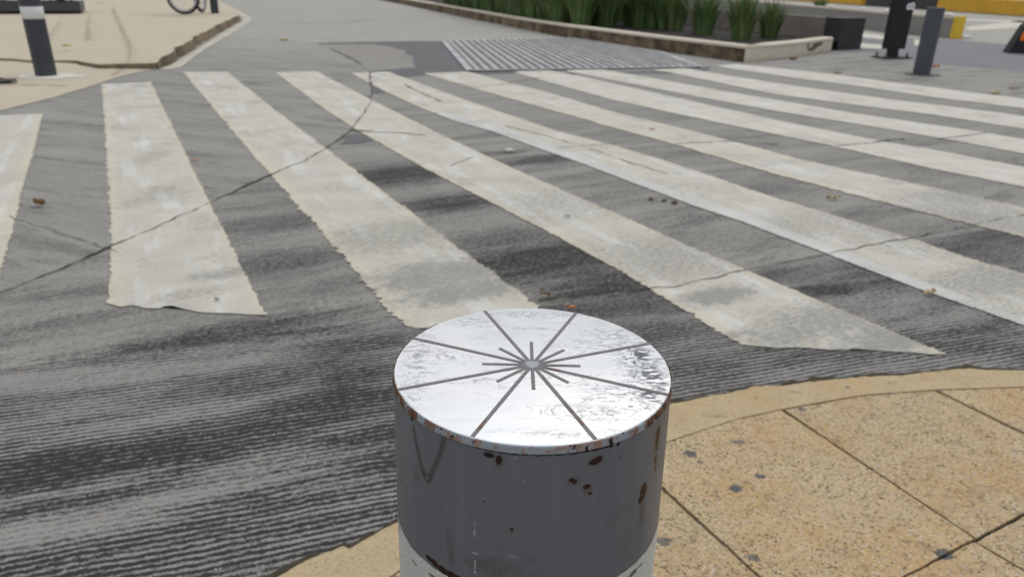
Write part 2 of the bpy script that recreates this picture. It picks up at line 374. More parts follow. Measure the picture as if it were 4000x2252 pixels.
M_BAND = simple('white_band_paint', (.66, .68, .68), .6, 0, .06)
M_BLACK = simple('black_sign_metal', (.006, .0065, .010), .5, 0, .2, 6)
M_BLOCK = simple('black_painted_concrete', (.04, .038, .042), .8, 0, .5, 6)
M_WHITE = simple('white_letter', (.72, .72, .74), .6, 0, .05)
M_GREYWALL = simple('grey_concrete_wall', (.225, .20, .175), .9, 0, .35, 5, .3)
M_DIV = simple('divider_concrete', (.235, .23, .22), .9, 0, .2, 3, .3)
M_DIVTOP = simple('divider_cream_top', (.56, .5, .42), .8, 0, .15, 5)
M_YEL = simple('yellow_barrier_paint', (.60, .34, .025), .6, 0, .25, 2.5)
M_YEL2 = simple('yellow_end_paint', (.66, .46, .04), .6, 0, .12, 5)
M_BBLK = simple('black_barrier_paint', (.05, .045, .042), .7, 0, .4, 3)
M_RUB = simple('black_rubber', (.018, .018, .02), .7, 0, .3, 14)
M_ORANGE = simple('orange_reflector', (.85, .2, .01), .35, 0, .1)
M_SOIL = simple('dark_soil', (.02, .016, .013), .95, 0, .6, 25, .8)
M_BOX = simple('dark_steel_planter', (.06, .063, .07), .5, 0, .12, 4)
M_TYRE = simple('tyre_rubber', (.012, .013, .013), .75)
M_RIM = simple('grey_bicycle_rim', (.42, .39, .42), .45, .1, .1)
M_SPOKE = simple('spoke_steel', (.35, .35, .36), .35, .8, .1)
M_FRAME = simple('dark_green_bicycle_paint', (.02, .035, .036), .4)
M_GALV = NB('galvanised_bar', .5, .35)
M_GALV = M_GALV.out(M_GALV.mix(M_GALV.ramp(M_GALV.noise(M_GALV.obj, 4, 5, .7), .35, .65), (.27, .27, .285), (.44, .44, .465)))
M_PIT = simple('grate_pit', (.19, .185, .175), .95, 0, .5, 12)
n = NB('planter_front_face', .88)
xs = n.sep(n.obj)
c = n.mix(n.ramp(n.noise(n.obj, 2.3, 5, .7), .38, .68), (.065, .047, .03), (.25, .19, .115)); c = n.mix(n.ramp(n.noise(n.obj, 7, 5, .7), .56, .72, 0, .7), c, (.36, .29, .19))
M_KFACE = n.out(n.mix(n.ramp(n.noise(n.obj, 5, 4, .7), .45, .3, 0, .7), c, (.035, .027, .02)))
n = NB('planter_cream_paint', .75)
c = n.mix(n.noise(n.obj, 2.5, 4), (.52, .46, .37), (.64, .58, .49)); M_KTOP = n.out(n.mix(n.ramp(n.noise(n.obj, 9, 5, .7), .6, .74, 0, .5), c, (.34, .25, .16)))
n = NB('planter_end_paint', .75)
zz = n.sep(n.obj)[2]
c = n.mix(n.noise(n.obj, 3, 4), (.53, .485, .40), (.64, .60, .52)); c = n.mix(n.ramp(n.noise(n.obj, 6, 5, .7), .54, .70, 0, .6), c, (.36, .29, .20)); M_KEND = n.out(n.mix(n.ramp(n.math('ADD', zz, n.math('MULTIPLY', n.noise(n.obj, 8, 4), .12)), .12, .03, 0, .6), c, (.40, .29, .17)))
M_GRAF = simple('brown_spray_paint', (.13, .10, .06), .7)
def leafmat(name, a, b):
    n = NB(name, .5)
    return n.out(n.mix(n.noise(n.obj, 9, 3), a, b))
M_LEAF = leafmat('strap_leaf_green', (.07, .13, .04), (.14, .225, .075))
M_LEAFD = leafmat('strap_leaf_dead', (.16, .13, .05), (.26, .22, .10))
M_LEAF2 = leafmat('shrub_leaf_dark', (.02, .028, .014), (.05, .06, .025))
M_DRY = leafmat('dry_leaf_brown', (.16, .085, .03), (.32, .20, .08)); M_YLEAF = leafmat('yellow_leaf', (.42, .38, .05), (.55, .5, .1))
M_OLEAF = leafmat('orange_leaf', (.55, .2, .07), (.62, .28, .12)); M_BEIGE = leafmat('beige_leaf', (.38, .27, .13), (.52, .42, .26)); M_DLEAF = leafmat('dark_leaf', (.03, .028, .026), (.05, .05, .05))

# ------------------------------------------------------------------ ground, road, pavements
def quad(x0, y0, x1, y1): return [(x0, y0), (x1, y0), (x1, y1), (x0, y1)]
ground = tag(sheet('ground', quad(-160, -60, 160, 260), -.012, M_FAR), kind='structure')
road = tag(sheet('road', quad(-25, -4, 26, 14) , -.001, M_ROAD), kind='structure')
# slab beyond the curved joint (older, smoother, ribs turned)
ARC = [(-330, 880), (-120, 790), (0, 738), (140, 682), (270, 625), (405, 566), (540, 505), (680, 440), (765, 405), (825, 372), (880, 328), (912, 290), (931, 258), (936, 232), (930, 205), (915, 178), (893, 156), (850, 130), (800, 110)]
ARCW = [g2(*p) for p in ARC]
slab = sheet('concrete_slab', ARCW + [(-5.0, 13.5), (-24, 13.5), (-24, 2.0)], -.0003, M_SLAB, road)
gut = sheet('gutter_strip', [(-24, -3.5)] + [g2(*p) for p in [(-700, 1180), (-300, 1010), (0, 930), (300, 885), (560, 850), (800, 822), (1000, 800), (1350, 757), (1690, 722), (2095, 640), (2575, 542), (3000, 470)]] + [(22, 8), (22, -3.5)], -.0003, M_GUTTER, road)
# light concrete beyond the crossing
far1 = sheet('far_slab', [g2(*p) for p in [(800, 109), (1060, 106), (1115, 105), (1430, 97)]] + [(-.49, 18.81), (-3.2, 26.5), (-9, 46), (-22, 46), (-22, 13.45), (-5.0, 13.45)], .0004, M_FAR, road)
M_PATCHC = concrete('patch_concrete', R(27), (.27, .258, .235), (.12, .115, .11), .02, .1, fine=.5, grime=.4)
pat = sheet('asphalt_patch', [g2(*p) for p in [(800, 109), (1060, 104), (1115, 104), (1150, 145), (1182, 182), (1100, 186), (1062, 190), (1015, 195), (985, 184), (930, 181), (900, 160)]], .0010, M_PATCH, road, .05, .03, 4)
pc = sheet('patch_concrete', [g2(*p) for p in [(790, 112), (935, 112), (985, 118), (1015, 128), (1035, 142), (1036, 155), (1042, 170), (950, 178), (925, 180), (893, 150), (850, 128)]], .0016, M_PATCHC, road, .05, .05, 4)
for nm, pts in (('asphalt_chip', [(936, 212), (950, 214), (974, 233), (937, 236)]), ('asphalt_chip', [(852, 364), (895, 334), (925, 340), (942, 352), (900, 362)]),
                ('asphalt_strip', [(1180, 182), (1280, 176), (1360, 186), (1700, 176), (1790, 168), (1780, 178), (1690, 186), (1480, 184), (1400, 190), (1330, 184), (1220, 187)])):
    sheet(nm, [g2(*p) for p in pts], .0012, M_PATCH, road, .03, .012, 9)
apron = sheet('concrete_apron', [g2(*p) for p in [(1790, 168), (1870, 158), (2000, 145), (2100, 131), (2175, 128), (2330, 158), (2575, 180), (3300, 260), (3300, 340), (2575, 245), (2300, 212), (2100, 190)]], .0003, M_APRON, road)
asph = sheet('asphalt_strip', [g2(*p) for p in [(2040, 128), (2175, 129), (2330, 159), (2575, 181), (3300, 262), (3300, 190), (2575, 115), (2480, 107), (2370, 99), (2230, 96), (2160, 92)]], .0011, M_ASPH, road, .1, .04, 3)
far2 = sheet('far_road', [g2(*p) for p in [(2160, 92), (2230, 96), (2370, 99), (2480, 107), (2575, 115), (3300, 190)]] + [(60, 30), (70, 120), (5, 120), (5, 20)], .0001, M_FAR, road)

# -- crosswalk stripes: left and right edges surveyed from far end to near end
STR = [
 ([(-260, 300), (-420, 420), (-900, 760)], [(108, 287), (85, 380), (58, 470), (30, 590), (-10, 720)]),
 ([(255, 212), (262, 300), (271, 450), (279, 575), (276, 690), (270, 764)], [(380, 207), (440, 330), (500, 455), (560, 575), (620, 695), (668, 797)]),
 ([(460, 182), (540, 278), (620, 372), (700, 462), (800, 575), (900, 690), (985, 790), (1040, 826)], [(572, 182), (700, 283), (825, 378), (960, 480), (1100, 584), (1230, 680), (1338, 760), (1380, 792)]),
 ([(692, 183), (820, 278), (905, 332), (1060, 420), (1200, 492), (1400, 595), (1560, 682), (1700, 768), (1812, 838), (1870, 868)], [(795, 180), (935, 252), (1080, 325), (1280, 420), (1500, 516), (1700, 605), (1900, 690), (2120, 782), (2300, 858), (2385, 893)]),
 ([(884, 185), (973, 233), (1061, 273), (1149, 305), (1237, 329), (1357, 373), (1461, 409), (1597, 461), (1757, 521), (1867, 557), (2065, 632), (2300, 722), (2600, 826)], [(976, 181), (1164, 250), (1287, 292), (1400, 330), (1545, 367), (1705, 415), (1945, 497), (2297, 602), (2450, 655), (2700, 722)]),
 ([(1064, 185), (1181, 220), (1287, 250), (1467, 300), (1545, 323), (1709, 367), (1945, 437), (2125, 485), (2345, 541), (2575, 597), (2800, 648)], [(1176, 181), (1270, 206), (1387, 236), (1545, 283), (1700, 320), (1877, 365), (2025, 405), (2385, 481), (2575, 523), (2800, 570)]),
 ([(1290, 181), (1340, 196), (1545, 253), (1800, 308), (2081, 365), (2345, 425), (2575, 471), (2800, 512)], [(1372, 176), (1470, 195), (1700, 246), (1945, 301), (2201, 353), (2345, 377), (2575, 421), (2800, 462)]),
 ([(1418, 178), (1545, 203), (1750, 243), (1945, 279), (2200, 320), (2369, 349), (2575, 387), (2800, 425)], [(1500, 173), (1610, 192), (1800, 226), (2145, 285), (2445, 329), (2575, 351), (2800, 386)]),
 ([(1640, 176), (1685, 183), (1945, 237), (2145, 264), (2345, 289), (2575, 325), (2800, 358)], [(1720, 172), (1945, 209), (2080, 228), (2225, 249), (2400, 270), (2575, 293), (2800, 320)]),
 ([(1800, 167), (1985, 195), (2145, 215), (2345, 245), (2575, 273), (2800, 300)], [(1850, 162), (1945, 171), (2100, 188), (2225, 205), (2400, 227), (2575, 249), (2800, 275)]),
]
def along(P, t):
    ds = [0.0]
    for a, b in zip(P, P[1:]): ds.append(ds[-1] + (Vector(b) - Vector(a)).length)
    x = t * ds[-1]
    for i in range(len(P) - 1):
        if x <= ds[i + 1] or i == len(P) - 2:
            return Vector(P[i]).lerp(Vector(P[i + 1]), (x - ds[i]) / (ds[i + 1] - ds[i]))
def stripe(Lp, Rp, seed, name='crosswalk_stripe', mat=None, z=.0028, rows=320, jit=1.0):
    Lw = [g2(*p) for p in Lp]; Rw = [g2(*p) for p in Rp]
    bm = bmesh.new(); uvl = bm.loops.layers.uv.new('UVMap'); grid = []; NA = 12
    ln = (Vector(Lw[-1]) - Vector(Lw[0])).length
    rows = max(120, min(900, int(ln / .0075)))
    for i in range(rows + 1):
        t = i / rows; a = along(Lw, t); b = along(Rw, t); row = []
        d = (b - a).normalized()
        k = jit * (.004 * mnoise.noise((t * ln * 4, seed, 0)) + .007 * mnoise.noise((t * ln * 19, seed, 2)) + .016 * mnoise.noise((t * ln * 58, seed, 4)) + .011 * mnoise.noise((t * ln * 133, seed, 5)) + .03 * max(0, mnoise.noise((t * ln * 9, seed, 6)) - .33))
        k2 = jit * (.004 * mnoise.noise((t * ln * 4, seed, 10)) + .006 * mnoise.noise((t * ln * 19, seed, 12)) + .014 * mnoise.noise((t * ln * 58, seed, 14)) + .010 * mnoise.noise((t * ln * 133, seed, 15)) + .03 * max(0, mnoise.noise((t * ln * 9, seed, 16)) - .35))
        a = a + d * k; b = b + d * k2
        for j in range(NA + 1):
            q = a.lerp(b, j / NA)
            if i in (0, rows):
                e = (Vector(Lw[-1]) - Vector(Lw[0])).normalized() * (1 if i else -1)
                q = q + e * jit * (.03 * mnoise.noise((j * .9, seed, 7 + i)) + .03 * mnoise.noise((j * 3.1, seed, 8 + i)))
            row.append(bm.verts.new((q.x, q.y, z)))
        grid.append(row)
    for i in range(rows):
        for j in range(NA):
            f = bm.faces.new((grid[i + 1][j], grid[i + 1][j + 1], grid[i][j + 1], grid[i][j]))
            for lp, (u, v) in zip(f.loops, ((j, i + 1), (j + 1, i + 1), (j + 1, i), (j, i))): lp[uvl].uv = (u / NA, v / rows)
    return obj(name, bm, mat or M_PAINT, road)
for i, (a, b) in enumerate(STR):
    stripe(a, b, i * 3.7 + 1, mat=M_PAINT if i < 6 else M_PAINT_FAR)
# newer white line painted along the edge of the fifth stripe
stripe([(1100, 289), (1149, 307), (1237, 331), (1357, 375), (1461, 411), (1597, 463), (1757, 523), (1867, 559), (2065, 634), (2300, 724), (2600, 828)],
       [(1110, 281), (1160, 294), (1245, 314), (1349, 350), (1461, 392), (1597, 444), (1757, 502), (1867, 536), (2065, 612), (2300, 702), (2600, 803)], 77.0, 'painted_line', M_PAINT_W, .0036, 260, .55)
for pts in ([(2163, 82), (2232, 92), (2232, 101), (2160, 94)], [(2155, 108), (2222, 114), (2222, 124), (2152, 121)], [(2300, 100), (2345, 103), (2335, 117), (2298, 114)],
            [(2425, 69), (2560, 53), (2620, 52), (2620, 66), (2440, 78)], [(2430, 48), (2640, 56), (2640, 60), (2430, 52)]):
    sheet('painted_mark', [g2(*p) for p in pts], .003, M_PAINT_FAR, road)
# kerb line of the near pavement
OUT = [(560, 1530), (696, 1450), (779, 1404), (866, 1371), (872, 1381), (966, 1330), (1060, 1283), (1200, 1214), (1350, 1144), (1500, 1080), (1600, 1043), (1692, 1013), (1790, 994), (1882, 977), (1888, 971), (1960, 968), (2063, 956), (2180, 946), (2290, 940), (2380, 929), (2441, 926), (2480, 930), (2573, 931), (2900, 938), (3300, 960), (4300, 1040), (5600, 1180)]
bm = bmesh.new()
ribbon(bm, ARCW[:-4], .008, .0044, .012, .014, 13)
for pts, wd in (([(935, 330), (880, 329)], .02), ([(880, 329), (930, 333), (1000, 334), (1072, 342)], .018), ([(1350, 757), (1500, 738), (1600, 727), (1690, 722)], .006), ([(1690, 722), (1850, 686), (2000, 656), (2095, 637), (2300, 597), (2575, 541), (2900, 490)], .006),
                ([(2100, 367), (2190, 361), (2240, 352), (2300, 349)], .016), ([(1700, 362), (1830, 356), (1960, 364)], .015), ([(2360, 350), (2420, 343), (2480, 335)], .014), ([(1180, 222), (1260, 214), (1355, 197)], .014),
                ([(1015, 212), (1045, 228), (1108, 256)], .022), ([(1270, 318), (1400, 350), (1480, 374), (1600, 415), (1680, 440)], .009), ([(930, 182), (933, 215)], .014), ([(1130, 420), (1190, 396)], .006),
                ([(780, 109), (930, 107), (1060, 105)], .05), ([(20, 545), (130, 580), (300, 636)], .003), ([(700, 60), (880, 55), (960, 52)], .03), ([(1400, 372), (1500, 366), (1560, 360)], .006)):
    ribbon(bm, [g2(*p) for p in pts], wd * .8, .0046, .015, .014, 11)
ribbon(bm, [g2(*p) for p in OUT], .012, .0042, .02, .006, 25, .9)
obj('joint', bm, M_JOINT, road)

# -- near pavement: kerb strip and pebble flagstones with open joints
INN = [(700, 1655), (900, 1500), (1050, 1402), (1200, 1312), (1350, 1237), (1480, 1180), (1580, 1142), (1677, 1109), (1770, 1078), (1851, 1052), (1972, 1026), (2112, 1001), (2176, 991), (2354, 978), (2573, 971), (2900, 974), (3300, 992), (4300, 1076), (5600, 1220)]
near = tag(sheet('pavement', [g2(*p, .004) for p in OUT[1:]] + [(4, 1.0), (4, -2), (-2.2, -2), (-1.2, .6)], .004, M_BED, step=.05), kind='structure')
Z1 = .013
o = densify([g2(*p, Z1) for p in OUT], .008, .006, 14, False, 2.0, .004)
ks = sheet('kerb_stone', [tuple(p) for p in o] + [g2(*p, Z1) for p in INN[::-1]], Z1, M_KERB, near, depth=.016)
FL = {
 's1': [(1580, 1144), (1677, 1112), (1770, 1081), (1851, 1055), (1964, 1031), (2449, 1352), (2271, 1446), (2043, 1564)],
 's2': [(1974, 1029), (2112, 1004), (2176, 994), (2350, 981), (2765, 1184), (2455, 1350)],
 's3': [(2360, 981), (2573, 974), (2900, 977), (3250, 994), (3330, 1001), (3560, 1126), (3150, 1000 + 385 - 10), (2775, 1182)],
 's0': [(1572, 1146), (2035, 1566), (1700, 1800), (900, 1800), (720, 1660), (900, 1504), (1050, 1406), (1200, 1316), (1350, 1241), (1480, 1184)],
 's4': [(3342, 1000), (4300, 1080), (5500, 1212), (5600, 1700), (3170, 1384), (3570, 1124)],
 'r1': [(2457, 1360), (2770, 1192), (3142, 1384), (2720, 1512)],
 'r4': [(3160, 1394), (5600, 1712), (5600, 2600), (2500, 1780), (2726, 1520)],
 'r2': [(2449, 1361), (2712, 1518), (2500, 1760), (2050, 1568), (2273, 1452)],
 'r3': [(2041, 1574), (2480, 1772), (2000, 2100), (1715, 1806)],
}
for k, p in FL.items():
    pp = densify([g2(*q, Z1) for q in p], .01, .0022, 22, True, len(k) + p[0][0], .0016)
    sheet('flagstone', [tuple(q) for q in pp], Z1 - .001 + .0006 * (p[0][0] % 3), M_FLAG, near, depth=.012)

# -- far left pavement: ramp and raised corner with dirty kerb face
left = tag(sheet('far_pavement', [g2(*p, .004) for p in [(-500, 345), (-200, 312), (0, 278), (75, 260), (150, 241), (205, 224), (260, 206), (310, 191), (365, 178), (405, 172), (395, 155), (320, 150), (0, 130), (-600, 110)]], .004, M_TAN, step=.08, jit=.02, scale=3), kind='structure')
edge = [((-700, 130), .02), ((-300, 138), .02), ((0, 146), .03), ((75, 152), .03), ((135, 152), .03), ((195, 153), .04), ((250, 162), .05), ((320, 160), .06), ((390, 158), .07), ((412, 142), .11), ((440, 121), .125), ((480, 98), .13), ((530, 72), .135), ((575, 50), .14), ((600, 38), .14)]
rim = [G(*p, z) for p, z in edge]
rim2 = []
for a, b in zip(rim, rim[1:]):
    for q in range(6): rim2.append(a.lerp(b, q / 6))
rim2.append(rim[-1])
rim2 = [p + Vector((mnoise.noise((p.x * 2.5, p.y * 2.5, 1)) * .07, mnoise.noise((p.x * 2.5, p.y * 2.5, 7)) * .07, 0)) for p in rim2]
back = [Vector((-7.35, 20.3, .14)), Vector((-8.6, 23.2, .14)), Vector((-10.6, 27.6, .14)), Vector((-16, 40, .14)), Vector((-40, 40, .14)), Vector((-40, 8, .03))]
bm = bmesh.new(); vs = [bm.verts.new(p) for p in rim2 + back]
bmesh.ops.triangle_fill(bm, edges=[bm.edges.new((vs[i], vs[(i + 1) % len(vs)])) for i in range(len(vs))], use_beauty=True)
bmesh.ops.recalc_face_normals(bm, faces=bm.faces)
if sum(f.normal.z for f in bm.faces) < 0: bmesh.ops.reverse_faces(bm, faces=bm.faces)
raised = obj('raised_corner', bm, M_TAN, left)
bm = bmesh.new(); loop = rim2 + back[:4]
for a, b in zip(loop, loop[1:]):
    o1 = Vector((b.y - a.y, -(b.x - a.x), 0)).normalized() * .02
    bm.faces.new([bm.verts.new(q) for q in (a - Vector((0, 0, .001)), Vector((a.x, a.y, -.01)) + o1, Vector((b.x, b.y, -.01)) + o1, b - Vector((0, 0, .001)))])
obj('kerb_face', bm, M_TANFACE, left)
sheet('gutter_edge', [g2(*p, .006) for p in [(398, 174), (430, 163), (470, 138), (520, 108), (560, 82), (590, 63), (612, 48), (600, 40), (540, 12), (520, 2), (548, 2), (575, 14), (628, 42), (633, 49), (620, 62), (590, 80), (560, 98), (520, 122), (480, 150), (455, 170), (420, 176)]], .006, M_CREAM, left)
bm = bmesh.new()
for pts, wd in (([(282, 18), (300, 55), (310, 78), (327, 112), (329, 130), (325, 158)], .022), ([(224, 40), (222, 62)], .02), ([(222, 70), (222, 95)], .035), ([(158, 45), (125, 95)], .014), ([(335, 32), (400, 35), (452, 35)], .07), ([(232, 10), (262, 9)], .10)):
    ribbon(bm, [g2(*p, .13) for p in pts], wd, .148, .1, .01, 6)
ribbon(bm, [g2(*p, .006) for p in [(282, 190), (310, 172)]], .03, .008, .05, .01, 8)
ribbon(bm, [g2(*p, .006) for p in [(0, 214), (60, 213), (170, 216)]], .02, .008, .05, .01, 8)
obj('joint', bm, M_FJOINT, left)

# ------------------------------------------------------------------ bollards
def bollard(loc, h, r, b0, b1, label, mat, cap=True, group='bollards'):
    t = tag(empty('bollard', loc), label, 'bollard', group)
    bm = bmesh.new(); lathe(bm, [(r, -.06), (r, b0 if b0 else h - .012)], 48)
    obj('post', bm, mat, t, True)
    if b0:
        bm = bmesh.new(); lathe(bm, [(r, b0), (r + .0012, b0 + .001), (r + .0012, b1 - .001), (r, b1)], 48); obj('reflective_band', bm, M_BAND, t, True)
        bm = bmesh.new(); lathe(bm, [(r, b1), (r, h - .012)], 48); obj('post_top', bm, mat, t, True)
    bm = bmesh.new(); lathe(bm, [(r, h - .012), (r + .003, h - .010), (r + .003, h - .003), (r, h), (0, h)], 48); obj('cap', bm, mat, t, False)
    return t
bl = bollard(G(117, 191), .81, .10, .56, .675, 'dark bollard with a white band on the far left pavement ramp', M_BOLL2)
bm = bmesh.new()
p = densify([(.36 * math.cos(a) * (1 + .15 * math.sin(3 * a)) + .08, .24 * math.sin(a) - .05) for a in [i * .2618 for i in range(24)]], .03, .12, 5)
bm.faces.new([bm.verts.new((q.x, q.y, .0075)) for q in p]); obj('cement_collar', bm, simple('pale_cement', (.60, .585, .52), .9, 0, .12, 8), bl)
br = bollard(G(2316, 188), .785, .10, None, None, 'plain slate grey bollard standing in front of the black totem sign', M_BOLL)
bm = bmesh.new()
p = densify([(.24 * math.cos(a) + .02, .17 * math.sin(a)) for a in [i * .2618 for i in range(24)]], .03, .05, 7)
bm.faces.new([bm.verts.new((q.x, q.y, .006)) for q in p]); obj('grime_ring', bm, simple('grime', (.10, .095, .085), .9, 0, .3, 9), br)
bollard(G(541, 33, .14), .8, .09, .56, .66, 'dark post at the tip of the far left pavement beside the bicycle wheel', M_BOLL2)

# -- the foreground bollard
C0 = Vector((.0158, .4695, Z1)); HT = .76 - Z1; RB = .1006
main = tag(empty('bollard', C0), 'large rusty grey bollard with mirror polished top and star of grey rays, in front', 'bollard', 'bollards')
def wear_paint(name, base, base2, spots, white=False):
    n = NB(name, .45, spec=.45)
    s = n.sep(n.obj)
    th = n.math('ARCTAN2', s[0], n.math('MULTIPLY', s[1], -1.0))      # 0 faces the camera, + to the right
    v2 = n.xyz(n.math('MULTIPLY', th, .1), s[2])
    f = n.noise(n.obj, 320, 4, .65); m = n.noise(n.obj, 70, 4, .6)
    wob = n.math('ADD', n.math('MULTIPLY', n.math('SUBTRACT', m, .5), 1.5), n.math('MULTIPLY', n.math('SUBTRACT', f, .5), .5))
    vs = n.xyz(n.math('MULTIPLY', th, 1.0), n.math('MULTIPLY', s[2], .35))
    col = n.mix(n.noise(vs, 9, 4, .55), base, base2)
    col = n.mix(n.ramp(n.noise(vs, 30, 4, .6), .60, .80, 0, .16), col, tuple(x * 1.7 for x in base2))     # pale wash marks
    col = n.mix(n.ramp(n.noise(n.obj, 24, 4), .60, .75, 0, .35), col, (.05, .042, .032))
    for (lst, colr, soft, wb) in spots:
        k = n.spots(v2, lst, wob if wb else n.math('MULTIPLY', wob, .4), soft)
        cc = colr if isinstance(colr, tuple) else n.mix(f, colr[0], colr[1])
        col = n.mix(k, col, cc)
    n.bump(n.math('ADD', n.math('MULTIPLY', m, .6), n.math('MULTIPLY', f, .25 if not white else 1.0)), .25 if not white else .7, .002)
    return n
def sz(px, py):  # photo point on the front of the post -> (arc, height)
    k = 4000 / 2575
    d = fw + RX * ((px * k - 2000) / FPX) - UX * ((py * k - 1126) / FPX)
    ox, oy = -C0.x, -C0.y
    a = d.x ** 2 + d.y ** 2; b = 2 * (ox * d.x + oy * d.y); c_ = ox * ox + oy * oy - RB ** 2
    disc = max(b * b - 4 * a * c_, 0.0); t = (-b - math.sqrt(disc)) / (2 * a)
    x, y, z = ox + d.x * t, oy + d.y * t, CAM_H + d.z * t - C0.z
    return (math.atan2(x, -y) * .1, z)
def zp(X, Y): return ((1400 + X / 1.84) / 1.5534, (1552 + Y / 1.84) / 1.5534)
def S_(X, Y, rx, ry, st=1.0): return (*sz(*zp(X, Y)), rx, ry, st)
RUST_K = 1.08
RUST = [S_(1700, 455, .0040, .0024), S_(1725, 440, .0026, .0024), S_(1008, 445, .0019, .0032), S_(1530, 590, .0014, .0014), S_(1552, 600, .0014, .0014), S_(1640, 636, .0026, .0016), S_(1663, 685, .0012, .0010),
        S_(2042, 660, .0042, .0052), S_(2028, 710, .0036, .0040), S_(2148, 285, .0032, .0078), S_(2140, 340, .0026, .004), S_(2128, 440, .0016, .0034), S_(2128, 500, .0010, .0020), S_(905, 738, .0006, .0006), S_(1104, 936, .0009, .0012), S_(568, 738, .0007, .0007), S_(1884, 420, .0006, .0009),
        S_(560, 1175, .0036, .0026), S_(620, 1225, .004, .003), S_(680, 1262, .004, .003), S_(520, 1140, .0026, .002), S_(735, 1285, .004, .0022)]
BLACK0 = [S_(1818, 345, .0016, .0014), S_(1868, 330, .0014, .0018), S_(450, 172, .0020, .0014), S_(2202, 130, .0014, .0014), S_(385, 150, .002, .0016), S_(325, 590, .001, .0022), S_(940, 412, .004, .0018)]
HALO = [S_(2030, 800, .0030, .0085, .55), S_(1650, 660, .0035, .004, .5), S_(1008, 470, .003, .004, .4), S_(1700, 455, .006, .0045, .4), S_(1545, 600, .004, .0032, .35), S_(2130, 480, .003, .009, .5), S_(2140, 300, .006, .014, .45), S_(640, 1265, .011, .006, .6), S_(1104, 945, .002, .0025, .4)]
def chain(P, k, rx, ry, st):
    o_ = []
    for i in range(k):
        t = i / (k - 1) * (len(P) - 1); j = min(int(t), len(P) - 2); f_ = t - j
        o_.append(S_(P[j][0] + (P[j + 1][0] - P[j][0]) * f_, P[j][1] + (P[j + 1][1] - P[j][1]) * f_, rx, ry, st))
    return o_
BLACK = BLACK0 + chain([(590, 258), (740, 316), (900, 370), (1100, 400), (1300, 410), (1500, 404), (1700, 374), (1780, 352)], 17, .0042, .0010, 1.0)
V_MARK = chain([(400, 230), (428, 370), (465, 520), (500, 580)], 14, .0017, .0036, .7) + chain([(515, 580), (550, 500), (590, 400), (618, 280)], 13, .0019, .0036, .65) + [S_(675, 1100, .002, .012, .35), S_(650, 1000, .0016, .008, .3)]
PALE = [S_(840, 900, .0007, .003, .4), S_(840, 960, .0009, .0035, .5), S_(843, 1105, .0020, .0009, .75), S_(845, 1190, .0007, .0040, .7), S_(845, 1240, .0009, .0012, .8), S_(1188, 596, .0005, .0005, .9), S_(1128, 434, .0005, .0004, .9), S_(1110, 1130, .003, .001, .3), S_(500, 572, .0008, .0008, .7)]
nb = wear_paint('worn_slate_paint', (.132, .134, .145), (.190, .194, .210),
    [(HALO, (.10, .055, .02), .6, True), (V_MARK, (.045, .042, .032), .6, False), ([(q[0], q[1], q[2] * RUST_K, q[3] * RUST_K, q[4]) for q in RUST], [(.016, .009, .007), (.055, .024, .016)], .16, True), (BLACK, (.010, .010, .011), .4, True), (PALE, (.42, .42, .43), .4, True)])
M_MAIN = nb.out(); nb.t.links.new  # colour is linked below
# (re-link: last colour node of the builder drives the base colour)
mixes = [x for x in nb.t.nodes if x.bl_idname == 'ShaderNodeMix']
nb.t.links.new(mixes[-1].outputs[2], nb.p.inputs['Base Color'])
nw = wear_paint('chipped_white_paint', (.56, .58, .54), (.68, .70, .66),
    [([S_(290, 1000, .0022, .03, 1), S_(292, 1200, .0024, .03, 1)], [(.16, .06, .02), (.3, .14, .05)], .4, True), ([S_(1960, 1245, .005, .0022, .9), S_(2010, 1190, .003, .0015, .8), S_(560, 1280, .006, .0016, .8), S_(420, 1175, .004, .0014, .6)], (.10, .07, .025), .4, True)], True)
mixes = [x for x in nw.t.nodes if x.bl_idname == 'ShaderNodeMix']; nw.t.links.new(mixes[-1].outputs[2], nw.p.inputs['Base Color'])
M_MAINW = nw.m
ZB1 = .6415 - Z1; ZB0 = ZB1 - .12; SEG = 192
def wavy(r, z, seg=SEG):
    return [(r * math.cos(2 * math.pi * i / seg), r * math.sin(2 * math.pi * i / seg), z + .0012 * mnoise.noise((math.cos(2 * math.pi * i / seg) * 9, math.sin(2 * math.pi * i / seg) * 9, 3)) + .0010 * mnoise.noise((math.cos(2 * math.pi * i / seg) * 30, math.sin(2 * math.pi * i / seg) * 30, 3))) for i in range(seg)]
def ringwall(name, A, B, mat, parent):
    bm = bmesh.new(); a = [bm.verts.new(p) for p in A]; b = [bm.verts.new(p) for p in B]; k = len(a)
    for i in range(k): bm.faces.new((a[i], a[(i + 1) % k], b[(i + 1) % k], b[i]))
    return obj(name, bm, mat, parent, True)
def flat(r, z, seg=SEG): return [(r * math.cos(2 * math.pi * i / seg), r * math.sin(2 * math.pi * i / seg), z) for i in range(seg)]
ringwall('post', flat(RB * 1.035, -.06), flat(RB * 1.032, ZB0), M_MAIN, main)
ringwall('reflective_band', flat(RB * 1.032, ZB0), wavy(RB * 1.019, ZB1), M_MAINW, main)
ringwall('post_top', wavy(RB * 1.019, ZB1), flat(RB, HT - .0058), M_MAIN, main)
